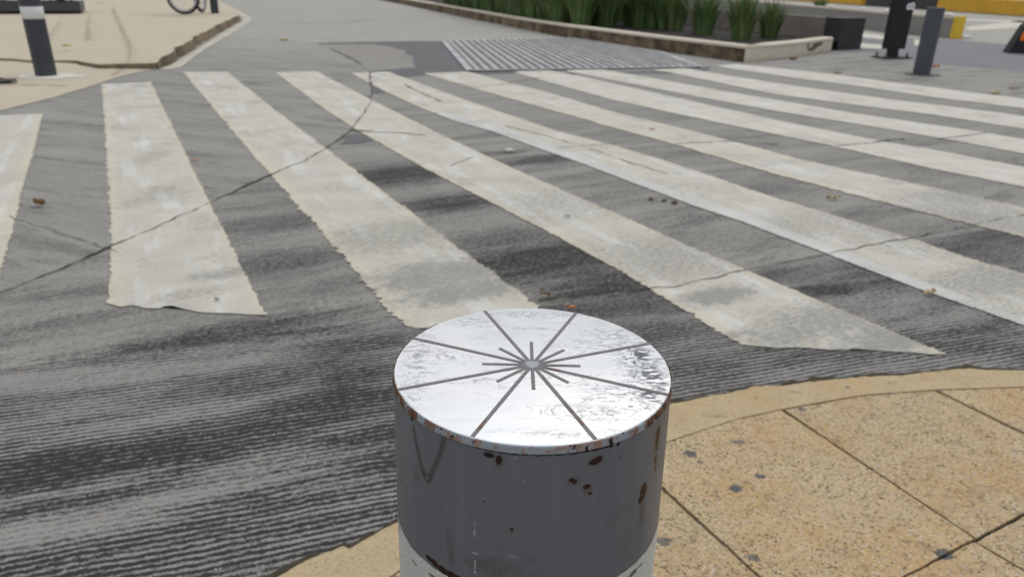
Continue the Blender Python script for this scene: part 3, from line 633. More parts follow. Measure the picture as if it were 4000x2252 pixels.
# rusty cap rim
n = NB('rusty_rim_paint', .55, .2)
f1 = n.noise(n.obj, 90, 4, .65); f2 = n.noise(n.obj, 210, 4, .7)
c = n.mix(f2, (.27, .31, .35), (.40, .44, .48))
xr = n.sep(n.obj); side = n.ramp(n.math('ABSOLUTE', xr[0]), .05, .085)
c = n.mix(n.ramp(n.math('ADD', f1, n.math('MULTIPLY', side, .10)), .50, .57), c, n.mix(side, n.mix(f2, (.25, .14, .11), (.42, .30, .25)), n.mix(f2, (.05, .022, .014), (.22, .10, .055))))
c = n.mix(n.ramp(n.math('ADD', n.noise(n.obj, 150, 3), n.math('MULTIPLY', side, .06)), .60, .66), c, (.03, .018, .012))
n.bump(f1, .35, .002)
M_RIMR = n.out(c)
bm = bmesh.new(); lathe(bm, [(RB, HT - .0058), (RB + .0005, HT - .0056), (RB + .0006, HT - .0048), (RB + .0001, HT - .0008), (RB - .0004, HT)], SEG); obj('rim', bm, M_RIMR, main, False)
# mirror-polished plate
n = NB('polished_steel', .035, 1.0)
o2 = n.obj; sx = n.sep(o2)
rad = n.vm('LENGTH', n.xyz(sx[0], sx[1]))
sv = n.xyz(n.math('MULTIPLY', sx[0], .55), n.math('MULTIPLY', sx[1], 1.25))
wv = n.noise(sv, 34, 3, .5, .5); wv2 = n.noise(sv, 95, 2, .5, 1.0)
pos = n.xyz(sx[0], sx[1])
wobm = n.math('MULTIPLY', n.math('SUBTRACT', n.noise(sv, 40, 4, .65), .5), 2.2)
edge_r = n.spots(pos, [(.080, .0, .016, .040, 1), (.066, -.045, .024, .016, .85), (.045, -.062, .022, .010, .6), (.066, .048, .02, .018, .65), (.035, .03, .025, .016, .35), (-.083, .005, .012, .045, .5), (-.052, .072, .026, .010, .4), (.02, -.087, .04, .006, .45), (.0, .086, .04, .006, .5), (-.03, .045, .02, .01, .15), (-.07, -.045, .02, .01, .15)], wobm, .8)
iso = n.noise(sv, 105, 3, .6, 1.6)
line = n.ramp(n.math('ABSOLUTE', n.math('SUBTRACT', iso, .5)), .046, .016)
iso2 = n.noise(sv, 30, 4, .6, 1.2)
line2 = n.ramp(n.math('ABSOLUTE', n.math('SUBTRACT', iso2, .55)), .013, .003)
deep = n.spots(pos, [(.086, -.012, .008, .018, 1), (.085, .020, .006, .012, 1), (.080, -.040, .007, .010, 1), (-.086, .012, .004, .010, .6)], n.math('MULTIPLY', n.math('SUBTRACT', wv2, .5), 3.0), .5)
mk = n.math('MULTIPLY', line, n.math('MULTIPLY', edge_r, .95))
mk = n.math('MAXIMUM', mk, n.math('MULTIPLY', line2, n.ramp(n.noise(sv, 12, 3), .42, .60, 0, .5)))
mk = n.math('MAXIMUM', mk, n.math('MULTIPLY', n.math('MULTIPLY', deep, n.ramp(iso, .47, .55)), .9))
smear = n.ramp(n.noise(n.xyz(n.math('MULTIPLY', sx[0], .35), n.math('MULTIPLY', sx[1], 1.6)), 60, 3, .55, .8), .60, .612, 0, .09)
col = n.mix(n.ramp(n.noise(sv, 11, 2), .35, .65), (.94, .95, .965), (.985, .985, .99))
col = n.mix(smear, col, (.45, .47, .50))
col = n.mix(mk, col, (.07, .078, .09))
h = n.math('ADD', n.math('MULTIPLY', wv, .45), n.math('ADD', n.math('MULTIPLY', n.math('MULTIPLY', wv2, edge_r), .8), n.math('MULTIPLY', n.noise(sv, 13, 2), 1.4)))
n.bump(h, .075, .004)
M_MIRROR = n.out(col, .025)
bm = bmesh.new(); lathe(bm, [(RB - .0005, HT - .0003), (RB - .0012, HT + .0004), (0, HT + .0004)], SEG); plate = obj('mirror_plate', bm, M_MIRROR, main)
# star of grey rays inlaid in the plate
n = NB('ray_grey_paint', .6)
f1 = n.noise(n.obj, 120, 4, .7)
c = n.mix(n.noise(n.obj, 60), (.13, .12, .128), (.19, .18, .19)); c = n.mix(n.ramp(n.noise(n.obj, 33, 4, .65), .58, .66, 0, .85), c, n.mix(f1, (.035, .026, .022), (.20, .08, .045))); M_RAY = n.out(c)
n = NB('ray_hub_grey', .55); c = n.mix(n.noise(n.obj, 200, 4), (.25, .28, .30), (.34, .37, .39)); M_HUB = n.out(n.mix(n.ramp(n.noise(n.obj, 160, 4, .7), .62, .70), c, (.06, .045, .04)))
def ray(a, r0, r1, w):
    bm = bmesh.new(); d = Vector((math.cos(a), math.sin(a))); q = Vector((-d.y, d.x)); N_ = 24; rows = []
    for i in range(N_ + 1):
        c_ = d * (r0 + (r1 - r0) * i / N_); k = .00012 * mnoise.noise((i * .9, a * 5, 1))
        rows.append([bm.verts.new((*(c_ + q * (w / 2 + k) * s), HT + .0004 + hz)) for s, hz in ((-1.12, 0), (-1, .0004), (1, .0004), (1.12, 0))])
    for A, B in zip(rows, rows[1:]):
        for j in range(3): bm.faces.new((A[j], B[j], B[j + 1], A[j + 1]))
    bm.faces.new(rows[-1])
    return obj('ray', bm, M_RAY, plate)
for k in range(8): ray(R(22.5 + 45 * k) + R(random.uniform(-.6, .6)), .004, RB - .0008, .0026)
for k in range(8): ray(R(45 * k) + R(random.uniform(-.6, .6)), .005, .0355 + random.uniform(-.0012, .0012), .0024)
bm = bmesh.new(); pr = [(.0052 + .0007 * math.cos(8 * a) + .0004 * math.sin(3 * a), a) for a in [2 * math.pi * i / 64 for i in range(64)]]
bm.faces.new([bm.verts.new((r * math.cos(a), r * math.sin(a), HT + .00095)) for r, a in pr]); obj('hub', bm, M_HUB, plate)

# ------------------------------------------------------------------ planter along the road
KB = [Vector(p) for p in [(-9, 44), (-5.6, 34), (-3.0, 26.5), (-.49, 18.81), (.25, 16.6), (.99, 14.77), (2.23, 12.26), (3.17, 10.62)]]
KE = [Vector((3.17, 10.62)), Vector((3.7, 11.08)), Vector((4.25, 11.62)), Vector((5.20, 12.70))]
planter = tag(empty('planter', (0, 0, 0)), 'long low concrete planter kerb with cream top, stained brown face and white end', 'planter')
def offs(P, d):
    out = []
    for i, p in enumerate(P):
        a = P[max(i - 1, 0)]; b = P[min(i + 1, len(P) - 1)]; t = (b - a).normalized(); out.append(p + Vector((-t.y, t.x)) * d)
    return out
PATH = KB + KE[1:]; NK = len(KB) - 1
def kerbwall(i0, i1, wd, h, face, top, nf, ntp):
    P = PATH; I = offs(P, wd); bm = bmesh.new()
    for k in range(i0, i1):
        A, B, a2, b2 = P[k], P[k + 1], I[k], I[k + 1]
        for q in (((*A, 0), (*B, 0), (*B, h - .045), (*A, h - .045)), ((*b2, 0), (*a2, 0), (*a2, h - .045), (*b2, h - .045))):
            bm.faces.new([bm.verts.new(v) for v in q])
    obj(nf, bm, face, planter)
    bm = bmesh.new()
    P2 = offs(P, -.010); I2 = offs(P, wd + .01); P3 = offs(P, .012); I3 = offs(P, wd - .012)
    def sec(k): return [(*P2[k], h - .045), (*P2[k], h - .018), (*P3[k], h), (*I3[k], h), (*I2[k], h - .018), (*I2[k], h - .045)]
    for k in range(i0, i1):
        s0_, s1_ = sec(k), sec(k + 1)
        for j in range(5): bm.faces.new([bm.verts.new(v) for v in (s0_[j], s1_[j], s1_[j + 1], s0_[j + 1])])
    if i1 == len(P) - 1: bm.faces.new([bm.verts.new(v) for v in sec(i1)]); bm.faces.new([bm.verts.new(v) for v in ((*P2[i1], 0), (*P2[i1], h - .045), (*I2[i1], h - .045), (*I2[i1], 0))])
    bmesh.ops.remove_doubles(bm, verts=bm.verts, dist=.0005); bmesh.ops.recalc_face_normals(bm, faces=bm.faces)
    return obj(ntp, bm, top, planter)
kerbwall(0, NK, .17, .225, M_KFACE, M_KTOP, 'front_face', 'front_coping')
kerbwall(NK, len(PATH) - 1, .17, .225, M_KEND, M_KTOP, 'end_face', 'end_coping')
BW = [Vector((5.42, 13.02)), Vector((4.55, 15.2)), Vector((3.4, 18.0)), Vector((.5, 26)), Vector((-5, 42))]
bm = bmesh.new(); BW2 = offs(BW, -.18)
for i in range(len(BW) - 1):
    a, b, c_, d_ = BW[i], BW[i + 1], BW2[i + 1], BW2[i]
    for q in (((*a, 0), (*b, 0), (*b, .5), (*a, .5)), ((*a, .5), (*b, .5), (*c_, .5), (*d_, .5)), ((*d_, 0), (*c_, 0), (*c_, .5), (*d_, .5))): bm.faces.new([bm.verts.new(v) for v in q])
bm.faces.new([bm.verts.new(v) for v in ((*BW[0], 0), (*BW[0], .5), (*BW2[0], .5), (*BW2[0], 0))])
bmesh.ops.remove_doubles(bm, verts=bm.verts, dist=.0005)
obj('back_wall', bm, M_GREYWALL, planter)
sheet('soil', [tuple(p) for p in offs(KB, -.0)] + [tuple(p) for p in KE[1:]] + [tuple(p) for p in BW], .14, M_SOIL, planter)
gf = bmesh.new()                                        # sprayed tag on the white end
e0, e1 = KE[2], KE[3]; ed = (e1 - e0).normalized(); en = Vector((ed.y, -ed.x))
def ep(s, z): q = e0 + ed * s + en * .0035; return gf.verts.new((q.x, q.y, z))
for pts in ([(.36, .165), (.46, .172), (.44, .12), (.49, .095), (.58, .11), (.60, .15), (.68, .165), (1.02, .172), (.98, .125), (.82, .10), (.70, .062), (.55, .045), (.42, .07)],):
    gf.faces.new([ep(*p) for p in pts])
obj('graffiti', gf, M_GRAF, planter)
gf = bmesh.new(); lathe(gf, [(.02, 0), (.024, .03), (0, .035)], 12)
b_ = tag(empty('concrete_block', (5.66, 13.17, 0), R(29)), 'squat black painted concrete block at the end of the planter back wall', 'block')
gf.free(); bm = bmesh.new(); box(bm, (0, .12, .25), (.60, .34, .50)); bev(bm, .012); obj('block_body', bm, M_BLOCK, b_)
bm = bmesh.new(); box(bm, (0, .12, .5015), (.62, .36, .012)); bev(bm, .003); obj('block_top', bm, simple('dark_top', (.05, .05, .055), .7, 0, .2, 6), b_)

# -- drain grate
gq = [g2(*p) for p in [(1115, 104), (1182, 180), (1760, 170), (1660, 132), (1440, 97)]]
gr = tag(empty('drain_grate', (0, 0, 0)), 'long steel drain grate of parallel bars in front of the planter kerb', 'grate')
sheet('pit', gq, .0045, M_PIT, gr)
fr = bmesh.new(); fl = gq + gq[:1]
for a, b in zip(fl, fl[1:]):
    ribbon(fr, [a, b], .09, .016, .3, 0, 1, 0)
obj('grate_frame', fr, M_GALV, gr)
A0, A1 = Vector(gq[0]), Vector(gq[1]); dirn = (A1 - A0).normalized(); prp = Vector((-dirn.y, dirn.x))
def clip(o):   # segment of line o + t*dirn inside the grate outline
    ts = []
    for a, b in zip(fl, fl[1:]):
        a = Vector(a); b = Vector(b); e = b - a; den = dirn.x * e.y - dirn.y * e.x
        if abs(den) < 1e-9: continue
        w_ = a - o; t = (w_.x * e.y - w_.y * e.x) / den; s = (w_.x * dirn.y - w_.y * dirn.x) / den
        if 0 <= s <= 1: ts.append(t)
    return (min(ts), max(ts)) if len(ts) >= 2 else None
k = 0; o = A0 + prp * .10
while k < 40:
    c_ = clip(o)
    if c_ and c_[1] - c_[0] > .25:
        bm = bmesh.new(); p0 = o + dirn * (c_[0] + .02); p1 = o + dirn * (c_[1] - .02); wv_ = .052 + .006 * (k % 3)
        m_ = (p0 + p1) / 2; ln = (p1 - p0).length
        box(bm, (0, 0, 0), (ln, wv_, .012), Matrix.Translation((*m_, .013)) @ Matrix.Rotation(math.atan2(dirn.y, dirn.x), 4, 'Z')); obj('grate_bar', bm, M_GALV, gr)
    o = o + prp * .118; k += 1
    if (o - A0).length > 4.2: break

# -- strap-leaved plants
def clump_mesh(seed, nb=95, h=.8, spread=.5):
    rr = random.Random(seed); bm = bmesh.new()
    for i in range(nb):
        dead = rr.random() < .13; a = rr.uniform(0, 6.283); r0 = .20 * rr.random() ** .6; L_ = h * rr.uniform(.6, 1.08); lean = spread * (.12 + 1.25 * rr.random() ** 1.4); w_ = rr.uniform(.008, .015)
        d = Vector((math.cos(a), math.sin(a), 0)); q = Vector((-d.y, d.x, 0)) ; tw = rr.uniform(-.6, .6)
        q = (q * math.cos(tw) + Vector((d.x, d.y, 0)) * math.sin(tw)); prev = None; droop = rr.uniform(.0, .45) if rr.random() < .75 else rr.uniform(.5, 1.0)
        for s in range(6):
            t = s / 5; c_ = d * (r0 + lean * L_ * t ** 1.7) + Vector((0, 0, L_ * (t - droop * .45 * t ** 3)))
            ww = w_ * (1 - .85 * t ** 2.2) * (.75 + .5 * min(t * 3, 1)); cur = (bm.verts.new(c_ - q * ww), bm.verts.new(c_ + q * ww))
            if prev: bm.faces.new((prev[0], prev[1], cur[1], cur[0])).material_index = 1 if dead else 0
            prev = cur
    me = bpy.data.meshes.new('leaves'); bm.to_mesh(me); bm.free(); me.materials.append(M_LEAF); me.materials.append(M_LEAFD)
    for p_ in me.polygons: p_.use_smooth = True
    return me
CM = [clump_mesh(40 + i, 210, random.uniform(.98, 1.14), random.uniform(.36, .52)) for i in range(6)]
def clump(x, y, i, label, sc=1.0, z=.13):
    o = bpy.data.objects.new('strap_leaf_plant', CM[i % 6]); o.location = (x, y, z); o.rotation_euler = (0, 0, random.uniform(0, 6.28)); o.scale = (sc,) * 3
    link(o); tag(o, label, 'plant', 'strap leaved plants in the planter'); return o
LABD = 'green strap leaved plant in the dense row behind the stained planter kerb'
for k, (px, py, sc, lab) in enumerate([(1612, 70, 1.05, LABD), (1672, 75, 1.0, LABD), (1588, 66, 1.05, LABD),(1697, 78, .8, 'smaller strap leaved plant just right of the dense row'),(1862, 101, .86, 'green strap leaved plant nearest the white planter corner'), (1932, 97, .74, 'smaller green strap leaved plant right of the planter corner'),
        (1766, 88, .9, 'green strap leaved plant standing alone left of the planter corner'), (1648, 72, .98, 'bushy strap leaved plant at the right end of the dense row'), (2058, 36, .62, 'small strap leaved plant in front of the grey back wall')]):
    p_ = G(px, py, .13); clump(p_.x, p_.y, k, lab, sc)
inner = offs(KB, .5)[::-1]
cum = [0.0]
for a, b in zip(inner, inner[1:]): cum.append(cum[-1] + (b - a).length)
def onpath(s, extra):
    for i in range(len(inner) - 1):
        if s <= cum[i + 1]:
            t = (s - cum[i]) / (cum[i + 1] - cum[i]); d = (inner[i + 1] - inner[i]).normalized()
            return inner[i].lerp(inner[i + 1], t) + Vector((d.y, -d.x)) * extra
s0 = min(range(0, 600), key=lambda q: abs((onpath(q * .02, 0) - G(1600, 66, .13).to_2d()).length)) * .02
for row, (ex, st, stp, nn) in enumerate([(0, -.55, .36, 32), (.55, -.5, .46, 22), (1.15, .6, .6, 14), (1.8, 1.4, .7, 12)]):
    for k in range(nn):
        p_ = onpath(s0 + st + stp * k + random.uniform(-.08, .08), ex + random.uniform(-.1, .1))
        if p_ is not None: clump(p_.x, p_.y, row * 7 + k, LABD, random.uniform(.85, 1.1))

# ------------------------------------------------------------------ totem sign
tp = G(2248, 148); tz = math.atan2(.10, .56) + R(6)
tot = tag(empty('totem_sign', (tp.x, tp.y + .09, .006), tz), 'tall black totem sign on a bolted base plate with a white letter B', 'sign')
bm = bmesh.new(); box(bm, (0, 0, .008), (.50, .30, .016)); bev(bm, .004); obj('base_plate', bm, simple('rusty_plate', (.045, .04, .036), .7, .2, .4, 12), tot)
bm = bmesh.new(); box(bm, (0, 0, .075), (.16, .07, .12)); bev(bm, .004); obj('stub', bm, M_BLACK, tot)
for x in (-.19, .19):
    for y in (-.1, .1):
        bm = bmesh.new(); lathe(bm, [(.028, .016), (.028, .028), (.020, .029), (.020, .052), (.012, .054), (.012, .085), (0, .087)], 6, (x, y, 0)); obj('bolt', bm, simple('bolt_steel', (.12, .12, .125), .5, .6, .2) if 'bolt_steel' not in bpy.data.materials else bpy.data.materials['bolt_steel'], tot)
PW = .345
bm = bmesh.new(); box(bm, (0, 0, 1.28), (PW, .11, 2.30)); bev(bm, .008); pan = obj('panel', bm, M_BLACK, tot)
fc = bpy.data.curves.new('letter', 'FONT'); fc.body = 'B'; fc.size = .185; fc.extrude = .003; fc.align_x = 'CENTER'; fc.align_y = 'CENTER'; fc.offset = .006
fo = bpy.data.objects.new('letter_tmp', fc); COL.objects.link(fo); bpy.context.view_layer.update()
me = bpy.data.meshes.new_from_object(fo); bpy.data.objects.remove(fo); me.materials.append(M_WHITE)
lt = bpy.data.objects.new('letter', me); link(lt, tot)
lt.matrix_local = Matrix.Translation((.112, -.0585, .735)) @ Matrix.Rotation(R(90), 4, 'X') @ Matrix.Rotation(R(90), 4, 'Z')

# ------------------------------------------------------------------ divider wall, barrier, delineator on the right
dv = tag(empty('divider_wall', (0, 0, 0)), 'grey concrete divider wall with cream top and yellow painted end', 'wall')
DP = [Vector((9.28, 16.55)), Vector((8.70, 18.35)), Vector((8.58, 21.9)), Vector((8.2, 30)), Vector((6.6, 42))]; DQ = offs(DP, -.16)
bm = bmesh.new()
for i in range(len(DP) - 1):
    a, b, c_, d_ = DP[i], DP[i + 1], DQ[i + 1], DQ[i]
    for q in (((*a, 0), (*b, 0), (*b, .395), (*a, .395)), ((*d_, 0), (*c_, 0), (*c_, .395), (*d_, .395))): bm.faces.new([bm.verts.new(v) for v in q])
obj('wall_body', bm, M_DIV, dv)
bm = bmesh.new(); D1 = offs(DP, .012); D2 = offs(DP, -.172)
for i in range(len(DP) - 1):
    a, b, c_, d_ = D1[i], D1[i + 1], D2[i + 1], D2[i]
    for q in (((*a, .395), (*b, .395), (*b, .445), (*a, .445)), ((*a, .445), (*b, .445), (*c_, .445), (*d_, .445)), ((*d_, .395), (*c_, .395), (*c_, .445), (*d_, .445))): bm.faces.new([bm.verts.new(v) for v in q])
obj('coping', bm, M_DIVTOP, dv)
yd = (DP[0] - DP[1]).normalized()
bm = bmesh.new(); box(bm, (0, 0, .225), (.14, .20, .450), Matrix.Translation((*((DP[0] + DQ[0]) / 2 + yd * .06), 0)) @ Matrix.Rotation(math.atan2(yd.y, yd.x), 4, 'Z')); bev(bm, .012); obj('painted_end', bm, M_YEL2, dv)
rr = random.Random(4)
for k in range(7):                                            # pale stones lying on the coping
    i = 0 if k < 4 else 1; t = rr.random(); c_ = (DP[i].lerp(DP[i + 1], t) + DQ[i].lerp(DQ[i + 1], t)) / 2
    bm = bmesh.new(); bmesh.ops.create_icosphere(bm, subdivisions=2, radius=.055)
    for v in bm.verts: v.co = Vector((v.co.x * 1.2, v.co.y, v.co.z * .6)) * (1 + .25 * mnoise.noise(v.co * 20 + Vector((k, 0, 0))))
    s_ = obj('stone', bm, M_WHITE, None, True); s_.location = (c_.x, c_.y, .473); tag(s_, 'small pale stone lying on the cream top of the divider wall', 'stone', 'stones on the divider wall')
wp = G(2425, 97); bm = bmesh.new(); box(bm, (0, 0, .03), (.20, .16, .06)); bev(bm, .015); s_ = obj('stone', bm, M_WHITE); s_.location = (wp.x, wp.y, .004); s_.rotation_euler = (0, 0, .3)
tag(s_, 'flat white stone on the asphalt at the foot of the yellow wall end', 'stone')
BP = [Vector((17.6, 66)), Vector((18.55, 47.5)), Vector((18.95, 42.2)), Vector((19.62, 35.9)), Vector((20.35, 27.5))]
def barrier(a, b, h, mat, label, name='road_barrier'):
    d = b - a; ln = d.length - .05; t = tag(empty(name, (*((a + b) / 2), 0), math.atan2(d.y, d.x)), label, 'barrier', 'painted barrier blocks')
    bm = bmesh.new(); box(bm, (0, -.25, h / 2), (ln, .5, h)); bev(bm, .05, 3); obj('barrier_body', bm, mat, t)
    bm = bmesh.new(); box(bm, (0, -.25, -.005), (ln + .02, .56, .05)); obj('barrier_foot', bm, M_DIV, t)
barrier(BP[0], BP[1], .60, M_YEL, 'far yellow painted barrier block seen above the planter plants')
barrier(BP[1], BP[2] , .60, M_YEL, 'yellow painted barrier block left of the black totem sign')
barrier(BP[2] + (BP[3] - BP[2]) * .05, BP[3], .60, M_BBLK, 'black painted barrier block right of the black totem sign')
barrier(BP[3], BP[4], .60, M_YEL, 'long yellow painted barrier block at the right edge')
dl = G(2528, 133); de = tag(empty('road_delineator', (dl.x, dl.y, .004), R(-10)), 'black rubber delineator with sloping side and orange reflector at the right edge', 'delineator')
bm = bmesh.new()
prof = [(0, 0), (.62, 0), (.50, .44), (.46, .48), (.20, .48), (.16, .44)]
f0 = [bm.verts.new((x, -.1, z)) for x, z in prof]; f1 = [bm.verts.new((x, .14, z)) for x, z in prof]
bm.faces.new(f0); bm.faces.new(f1[::-1])
for i in range(6): bm.faces.new((f0[i], f1[i], f1[(i + 1) % 6], f0[(i + 1) % 6]))
bmesh.ops.recalc_face_normals(bm, faces=bm.faces); bev(bm, .012); obj('rubber_body', bm, M_RUB, de)
bm = bmesh.new(); bm.faces.new([bm.verts.new((.185 + .05 * math.cos(a) + .028 * math.sin(a), -.104, .30 + .10 * math.sin(a))) for a in [i * .2618 for i in range(24)]]); obj('reflector', bm, M_ORANGE, de)
bm = bmesh.new(); bm.faces.new([bm.verts.new((.425 + .055 * math.cos(a) - .028 * math.sin(a), -.104, .30 + .10 * math.sin(a))) for a in [i * .2618 for i in range(24)]]); obj('reflector', bm, M_ORANGE, de)

# ------------------------------------------------------------------ planter box and bicycle on the far left
pa, pb = G(-40, 30, .14), G(204, 30, .14); dd = (pb - pa).to_2d().normalized(); an = math.atan2(dd.y, dd.x)
pe = pb.to_2d() - dd * 3.0
pbx = tag(empty('planter_box', (pe.x, pe.y, .135), an), 'long dark steel planter box behind the white banded bollard', 'planter')
bm = bmesh.new()
for c_, s_ in (((0, .02, .11), (6, .04, .19)), ((0, 1.18, .11), (6, .04, .19)), ((2.98, .6, .11), (.04, 1.12, .22)), ((-2.98, .6, .11), (.04, 1.12, .22))): box(bm, c_, s_)
obj('box_wall', bm, M_BOX, pbx)
bm = bmesh.new(); box(bm, (0, .6, .09), (5.9, 1.11, .16)); obj('soil', bm, M_SOIL, pbx)
def shrub_mesh(seed):
    r_ = random.Random(seed); bm = bmesh.new()
    for i in range(260):
        a = r_.uniform(0, 6.28); el = r_.uniform(0, 1.5); q = Vector((math.cos(a) * math.cos(el), math.sin(a) * math.cos(el), math.sin(el))) * (.28 * r_.random() ** .5) + Vector((0, 0, .05))
        u_ = Vector((r_.gauss(0, 1), r_.gauss(0, 1), r_.gauss(0, 1))).normalized(); v_ = u_.orthogonal().normalized(); s1 = r_.uniform(.02, .045)
        bm.faces.new([bm.verts.new(q + k1) for k1 in (u_ * s1, v_ * s1 * .45, -u_ * s1, -v_ * s1 * .45)])
    me = bpy.data.meshes.new('foliage'); bm.to_mesh(me); bm.free(); me.materials.append(M_LEAF2); return me
SM = [shrub_mesh(i) for i in range(3)]
for k in range(9):
    o = bpy.data.objects.new('low_shrub', SM[k % 3]); x_ = 2.6 - k * .62
    lc = Matrix.Rotation(an, 2) @ Vector((x_, .55 + .2 * math.sin(k * 2.1)))
    o.location = (pe.x + lc.x, pe.y + lc.y, .30); o.rotation_euler = (0, 0, k * 1.3); link(o); tag(o, 'low dark leafy shrub growing in the dark steel planter box', 'shrub', 'shrubs in the steel planter box')

fwp = G(466, 37, .14); WR = .37
bike = tag(empty('bicycle', (fwp.x, fwp.y, .14), 0), 'parked bicycle with grey wheel rim at the far left pavement corner', 'bicycle')
def wheel(center, yaw, lean, nm):
    Mx = Matrix.Translation(center) @ Matrix.Rotation(yaw, 4, 'Z') @ Matrix.Rotation(lean, 4, 'Y') @ Matrix.Rotation(R(90), 4, 'X')
    bm = bmesh.new(); torus(bm, WR - .03, .031, Mx); t = obj(nm, bm, M_TYRE, bike, True)
    bm = bmesh.new(); torus(bm, WR - .072, .028, Mx); obj('rim', bm, M_RIM, t, True)
    bm = bmesh.new()
    for k in range(20):
        a = k * math.pi / 10; tube(bm, [Mx @ Vector((.02 * math.cos(a + .6), .02 * math.sin(a + .6), .02 * (-1) ** k)), Mx @ Vector(((WR - .07) * math.cos(a), (WR - .07) * math.sin(a), 0))], .0016, 5)
    obj('spokes', bm, M_SPOKE, t)
    bm = bmesh.new(); tube(bm, [Mx @ Vector((0, 0, -.05)), Mx @ Vector((0, 0, .05))], .024, 14); obj('hub', bm, M_SPOKE, t)
wc = Vector((0, 0, WR)); wheel(wc, R(2), R(-8), 'wheel')
hd = Vector((-.04, 1, 0)).normalized(); rc = wc + hd * 1.05; wheel(rc, math.atan2(hd.y, hd.x), 0, 'wheel')
hs = wc + hd * .10 + Vector((0, 0, .58)); bb = wc + hd * .62 + Vector((0, 0, -.05)); st_ = wc + hd * .80 + Vector((0, 0, .52))
bm = bmesh.new()
for a, b, r_ in ((hs, bb, .02), (hs + Vector((0, 0, -.03)), st_, .017), (bb, st_ + Vector((0, 0, .08)), .017), (bb, rc, .011), (st_, rc, .010), (hs + Vector((0, 0, -.16)), hs + Vector((0, 0, .06)), .022)): tube(bm, [a, b], r_, 10)
obj('frame', bm, M_FRAME, bike, True)
ax = Vector((math.cos(R(-24)), math.sin(R(-24)), 0)); nx = Vector((-ax.y, ax.x, 0))
bm = bmesh.new()
for s in (-1, 1): tube(bm, [wc + nx * .05 * s, wc + nx * .055 * s + Vector((0, 0, .3)), hs + nx * .03 * s + Vector((0, 0, -.16))], .011, 8)
obj('fork', bm, M_FRAME, bike, True)
bm = bmesh.new(); tube(bm, [hs + Vector((0, 0, .06)), hs + Vector((0, 0, .16))], .012, 8); tube(bm, [hs + nx * .3 + Vector((0, .04, .18)), hs + Vector((0, 0, .16)), hs - nx * .3 + Vector((0, .04, .18))], .012, 8); obj('handlebar', bm, M_RUB, bike, True)
bm = bmesh.new(); box(bm, (st_.x, st_.y, st_.z + .17), (.13, .25, .05)); bev(bm, .02, 3); tube(bm, [st_ + Vector((0, 0, .05)), st_ + Vector((0, 0, .16))], .013, 8); obj('saddle', bm, M_RUB, bike, True)
bm = bmesh.new(); tube(bm, [bb - nx * .07, bb + nx * .07], .02, 10); tube(bm, [bb + nx * .07, bb + nx * .07 + Vector((.1, .02, -.13))], .010, 8); tube(bm, [bb - nx * .07, bb - nx * .07 + Vector((-.1, -.02, .13))], .010, 8); obj('crank', bm, M_SPOKE, bike, True)

# ------------------------------------------------------------------ fallen leaves, pebbles
def leaf(px, py, size, mat, label, z=.009, curl=.5, seed=0, name='fallen_leaf', grp='fallen leaves', asp=.45):
    p_ = G(px, py, z); bm = bmesh.new(); r_ = random.Random(seed * 13 + 5); N1, N2 = 10, 5; rows = []
    for i in range(N1 + 1):
        t = i / N1; x = (t - .5) * size; wd = size * asp * math.sin(math.pi * min(max(t, .03), .97)) ** 1.1 * .6 * (1 + .9 * mnoise.noise((t * 7, seed * 3.1, 0))); row = []
        for j in range(N2 + 1):
            v = (j / N2 - .5) * 2; row.append(bm.verts.new((x, v * wd, size * curl * (.22 * v * v + .25 * (t - .5) ** 2) + size * .16 * mnoise.noise((t * 5, v * 2, seed)) + size * .04)))
        rows.append(row)
    for A, B in zip(rows, rows[1:]):
        for j in range(N2): bm.faces.new((A[j], B[j], B[j + 1], A[j + 1]))
    o_ = obj(name, bm, mat, None, True); o_.location = p_; o_.rotation_euler = (0, 0, r_.uniform(-.5, .5)); tag(o_, label, 'leaf', grp); return o_
leaf(100, 514, .075, M_DRY, 'curled brown dry leaf on the left slab between the two leftmost stripes', curl=1.1, seed=1)
leaf(490, 403, .04, M_OLEAF, 'small orange brown leaf on the edge of the second stripe', seed=2)
leaf(1371, 741, .036, M_DRY, 'brown leaf on the dark road just behind the mirror bollard top', seed=3, curl=.9)
leaf(1436, 774, .034, M_OLEAF, 'orange brown leaf half hidden behind the mirror bollard rim', seed=4, curl=.8)
leaf(2337, 737, .060, M_BEIGE, 'beige dry leaf beside the bright white line at the right', seed=5, curl=.5)
leaf(2095, 499, .07, M_BEIGE, 'pale tan leaf on the dark gap between stripes at the right', seed=6)
leaf(714, 102, .14, M_YLEAF, 'yellow leaf on the far road left of the asphalt patch', seed=7)
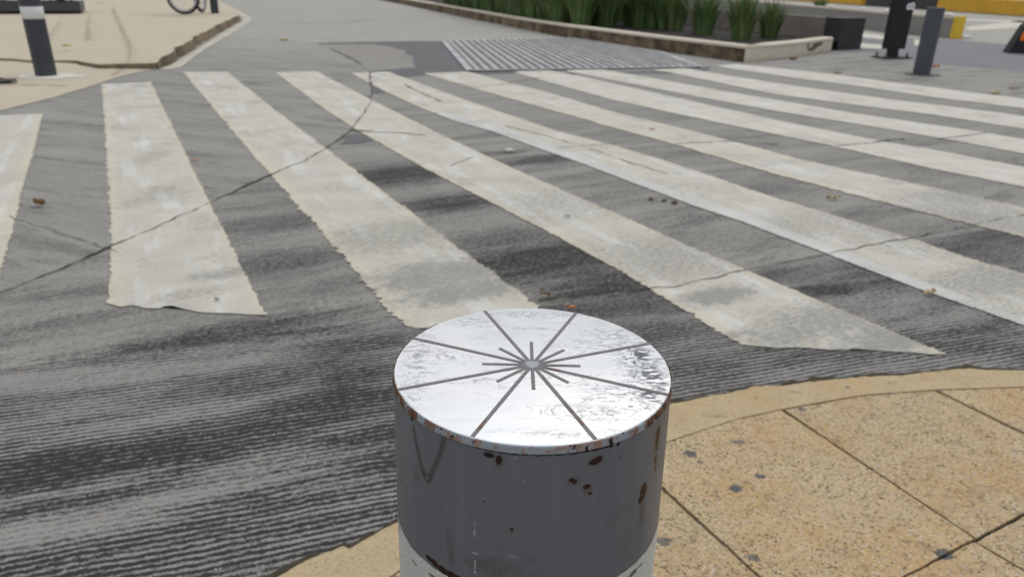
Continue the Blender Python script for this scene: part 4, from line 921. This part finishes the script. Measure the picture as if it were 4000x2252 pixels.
leaf(167, 117, .13, M_YLEAF, 'yellow green leaf on the far left pavement right of the bollard', z=.12, seed=8)
leaf(2350, 169, .13, M_OLEAF, 'bright orange leaf beside the foot of the slate bollard', seed=9, curl=.8)
leaf(2502, 236, .11, M_YLEAF, 'yellow leaf on the concrete apron near the right edge', seed=10)
leaf(2550, 224, .11, M_BEIGE, 'faded leaf on the concrete apron at the far right edge', seed=11)
leaf(2106, 185, .10, M_DRY, 'small tan leaf on the concrete apron left of the totem sign', seed=12)
leaf(1995, 151, .12, M_DRY, 'brown leaf lying under the white planter end', seed=13, curl=1.0)
leaf(4, 207, .34, M_DLEAF, 'flat dark leaf on the pavement ramp at the left frame edge', seed=14, curl=.1)
leaf(545, 752, .022, M_DLEAF, 'small black chip lying near the end of the second stripe', seed=15, curl=.3, asp=.5)
leaf(1427, 544, .034, M_DLEAF, 'dark leaf fragment lying on the fourth stripe', seed=16, curl=.3)
leaf(1640, 325, .05, M_OLEAF, 'faint orange leaf fragment between stripes right of centre', seed=17)
def pebble(px, py, size, mat, label, seed, grp='pebbles on the road'):
    bm = bmesh.new(); bmesh.ops.create_icosphere(bm, subdivisions=3, radius=size)
    for v in bm.verts: v.co = Vector((v.co.x * 1.25, v.co.y, v.co.z * .55)) * (1 + .3 * mnoise.noise(v.co / size * 1.4 + Vector((seed, 0, 0))))
    o_ = obj('pebble', bm, mat, None, True); p_ = G(px, py, .004); o_.location = (p_.x, p_.y, .004 + size * .3); tag(o_, label, 'pebble', grp)
M_PEB = simple('brown_pebble', (.10, .07, .05), .85); M_PEBW = simple('white_pebble', (.50, .49, .47), .7)
pebble(1637, 501, .011, M_PEB, 'left one of three dark pebbles between the fourth and fifth stripes', 1)
pebble(1670, 505, .010, M_PEB, 'middle one of three dark pebbles between the fourth and fifth stripes', 2)
pebble(1696, 510, .014, M_PEB, 'right and largest of three dark pebbles between the fourth and fifth stripes', 3)
pebble(1281, 381, .024, M_PEBW, 'whitish flattened pebble on the dark road between stripes', 4)
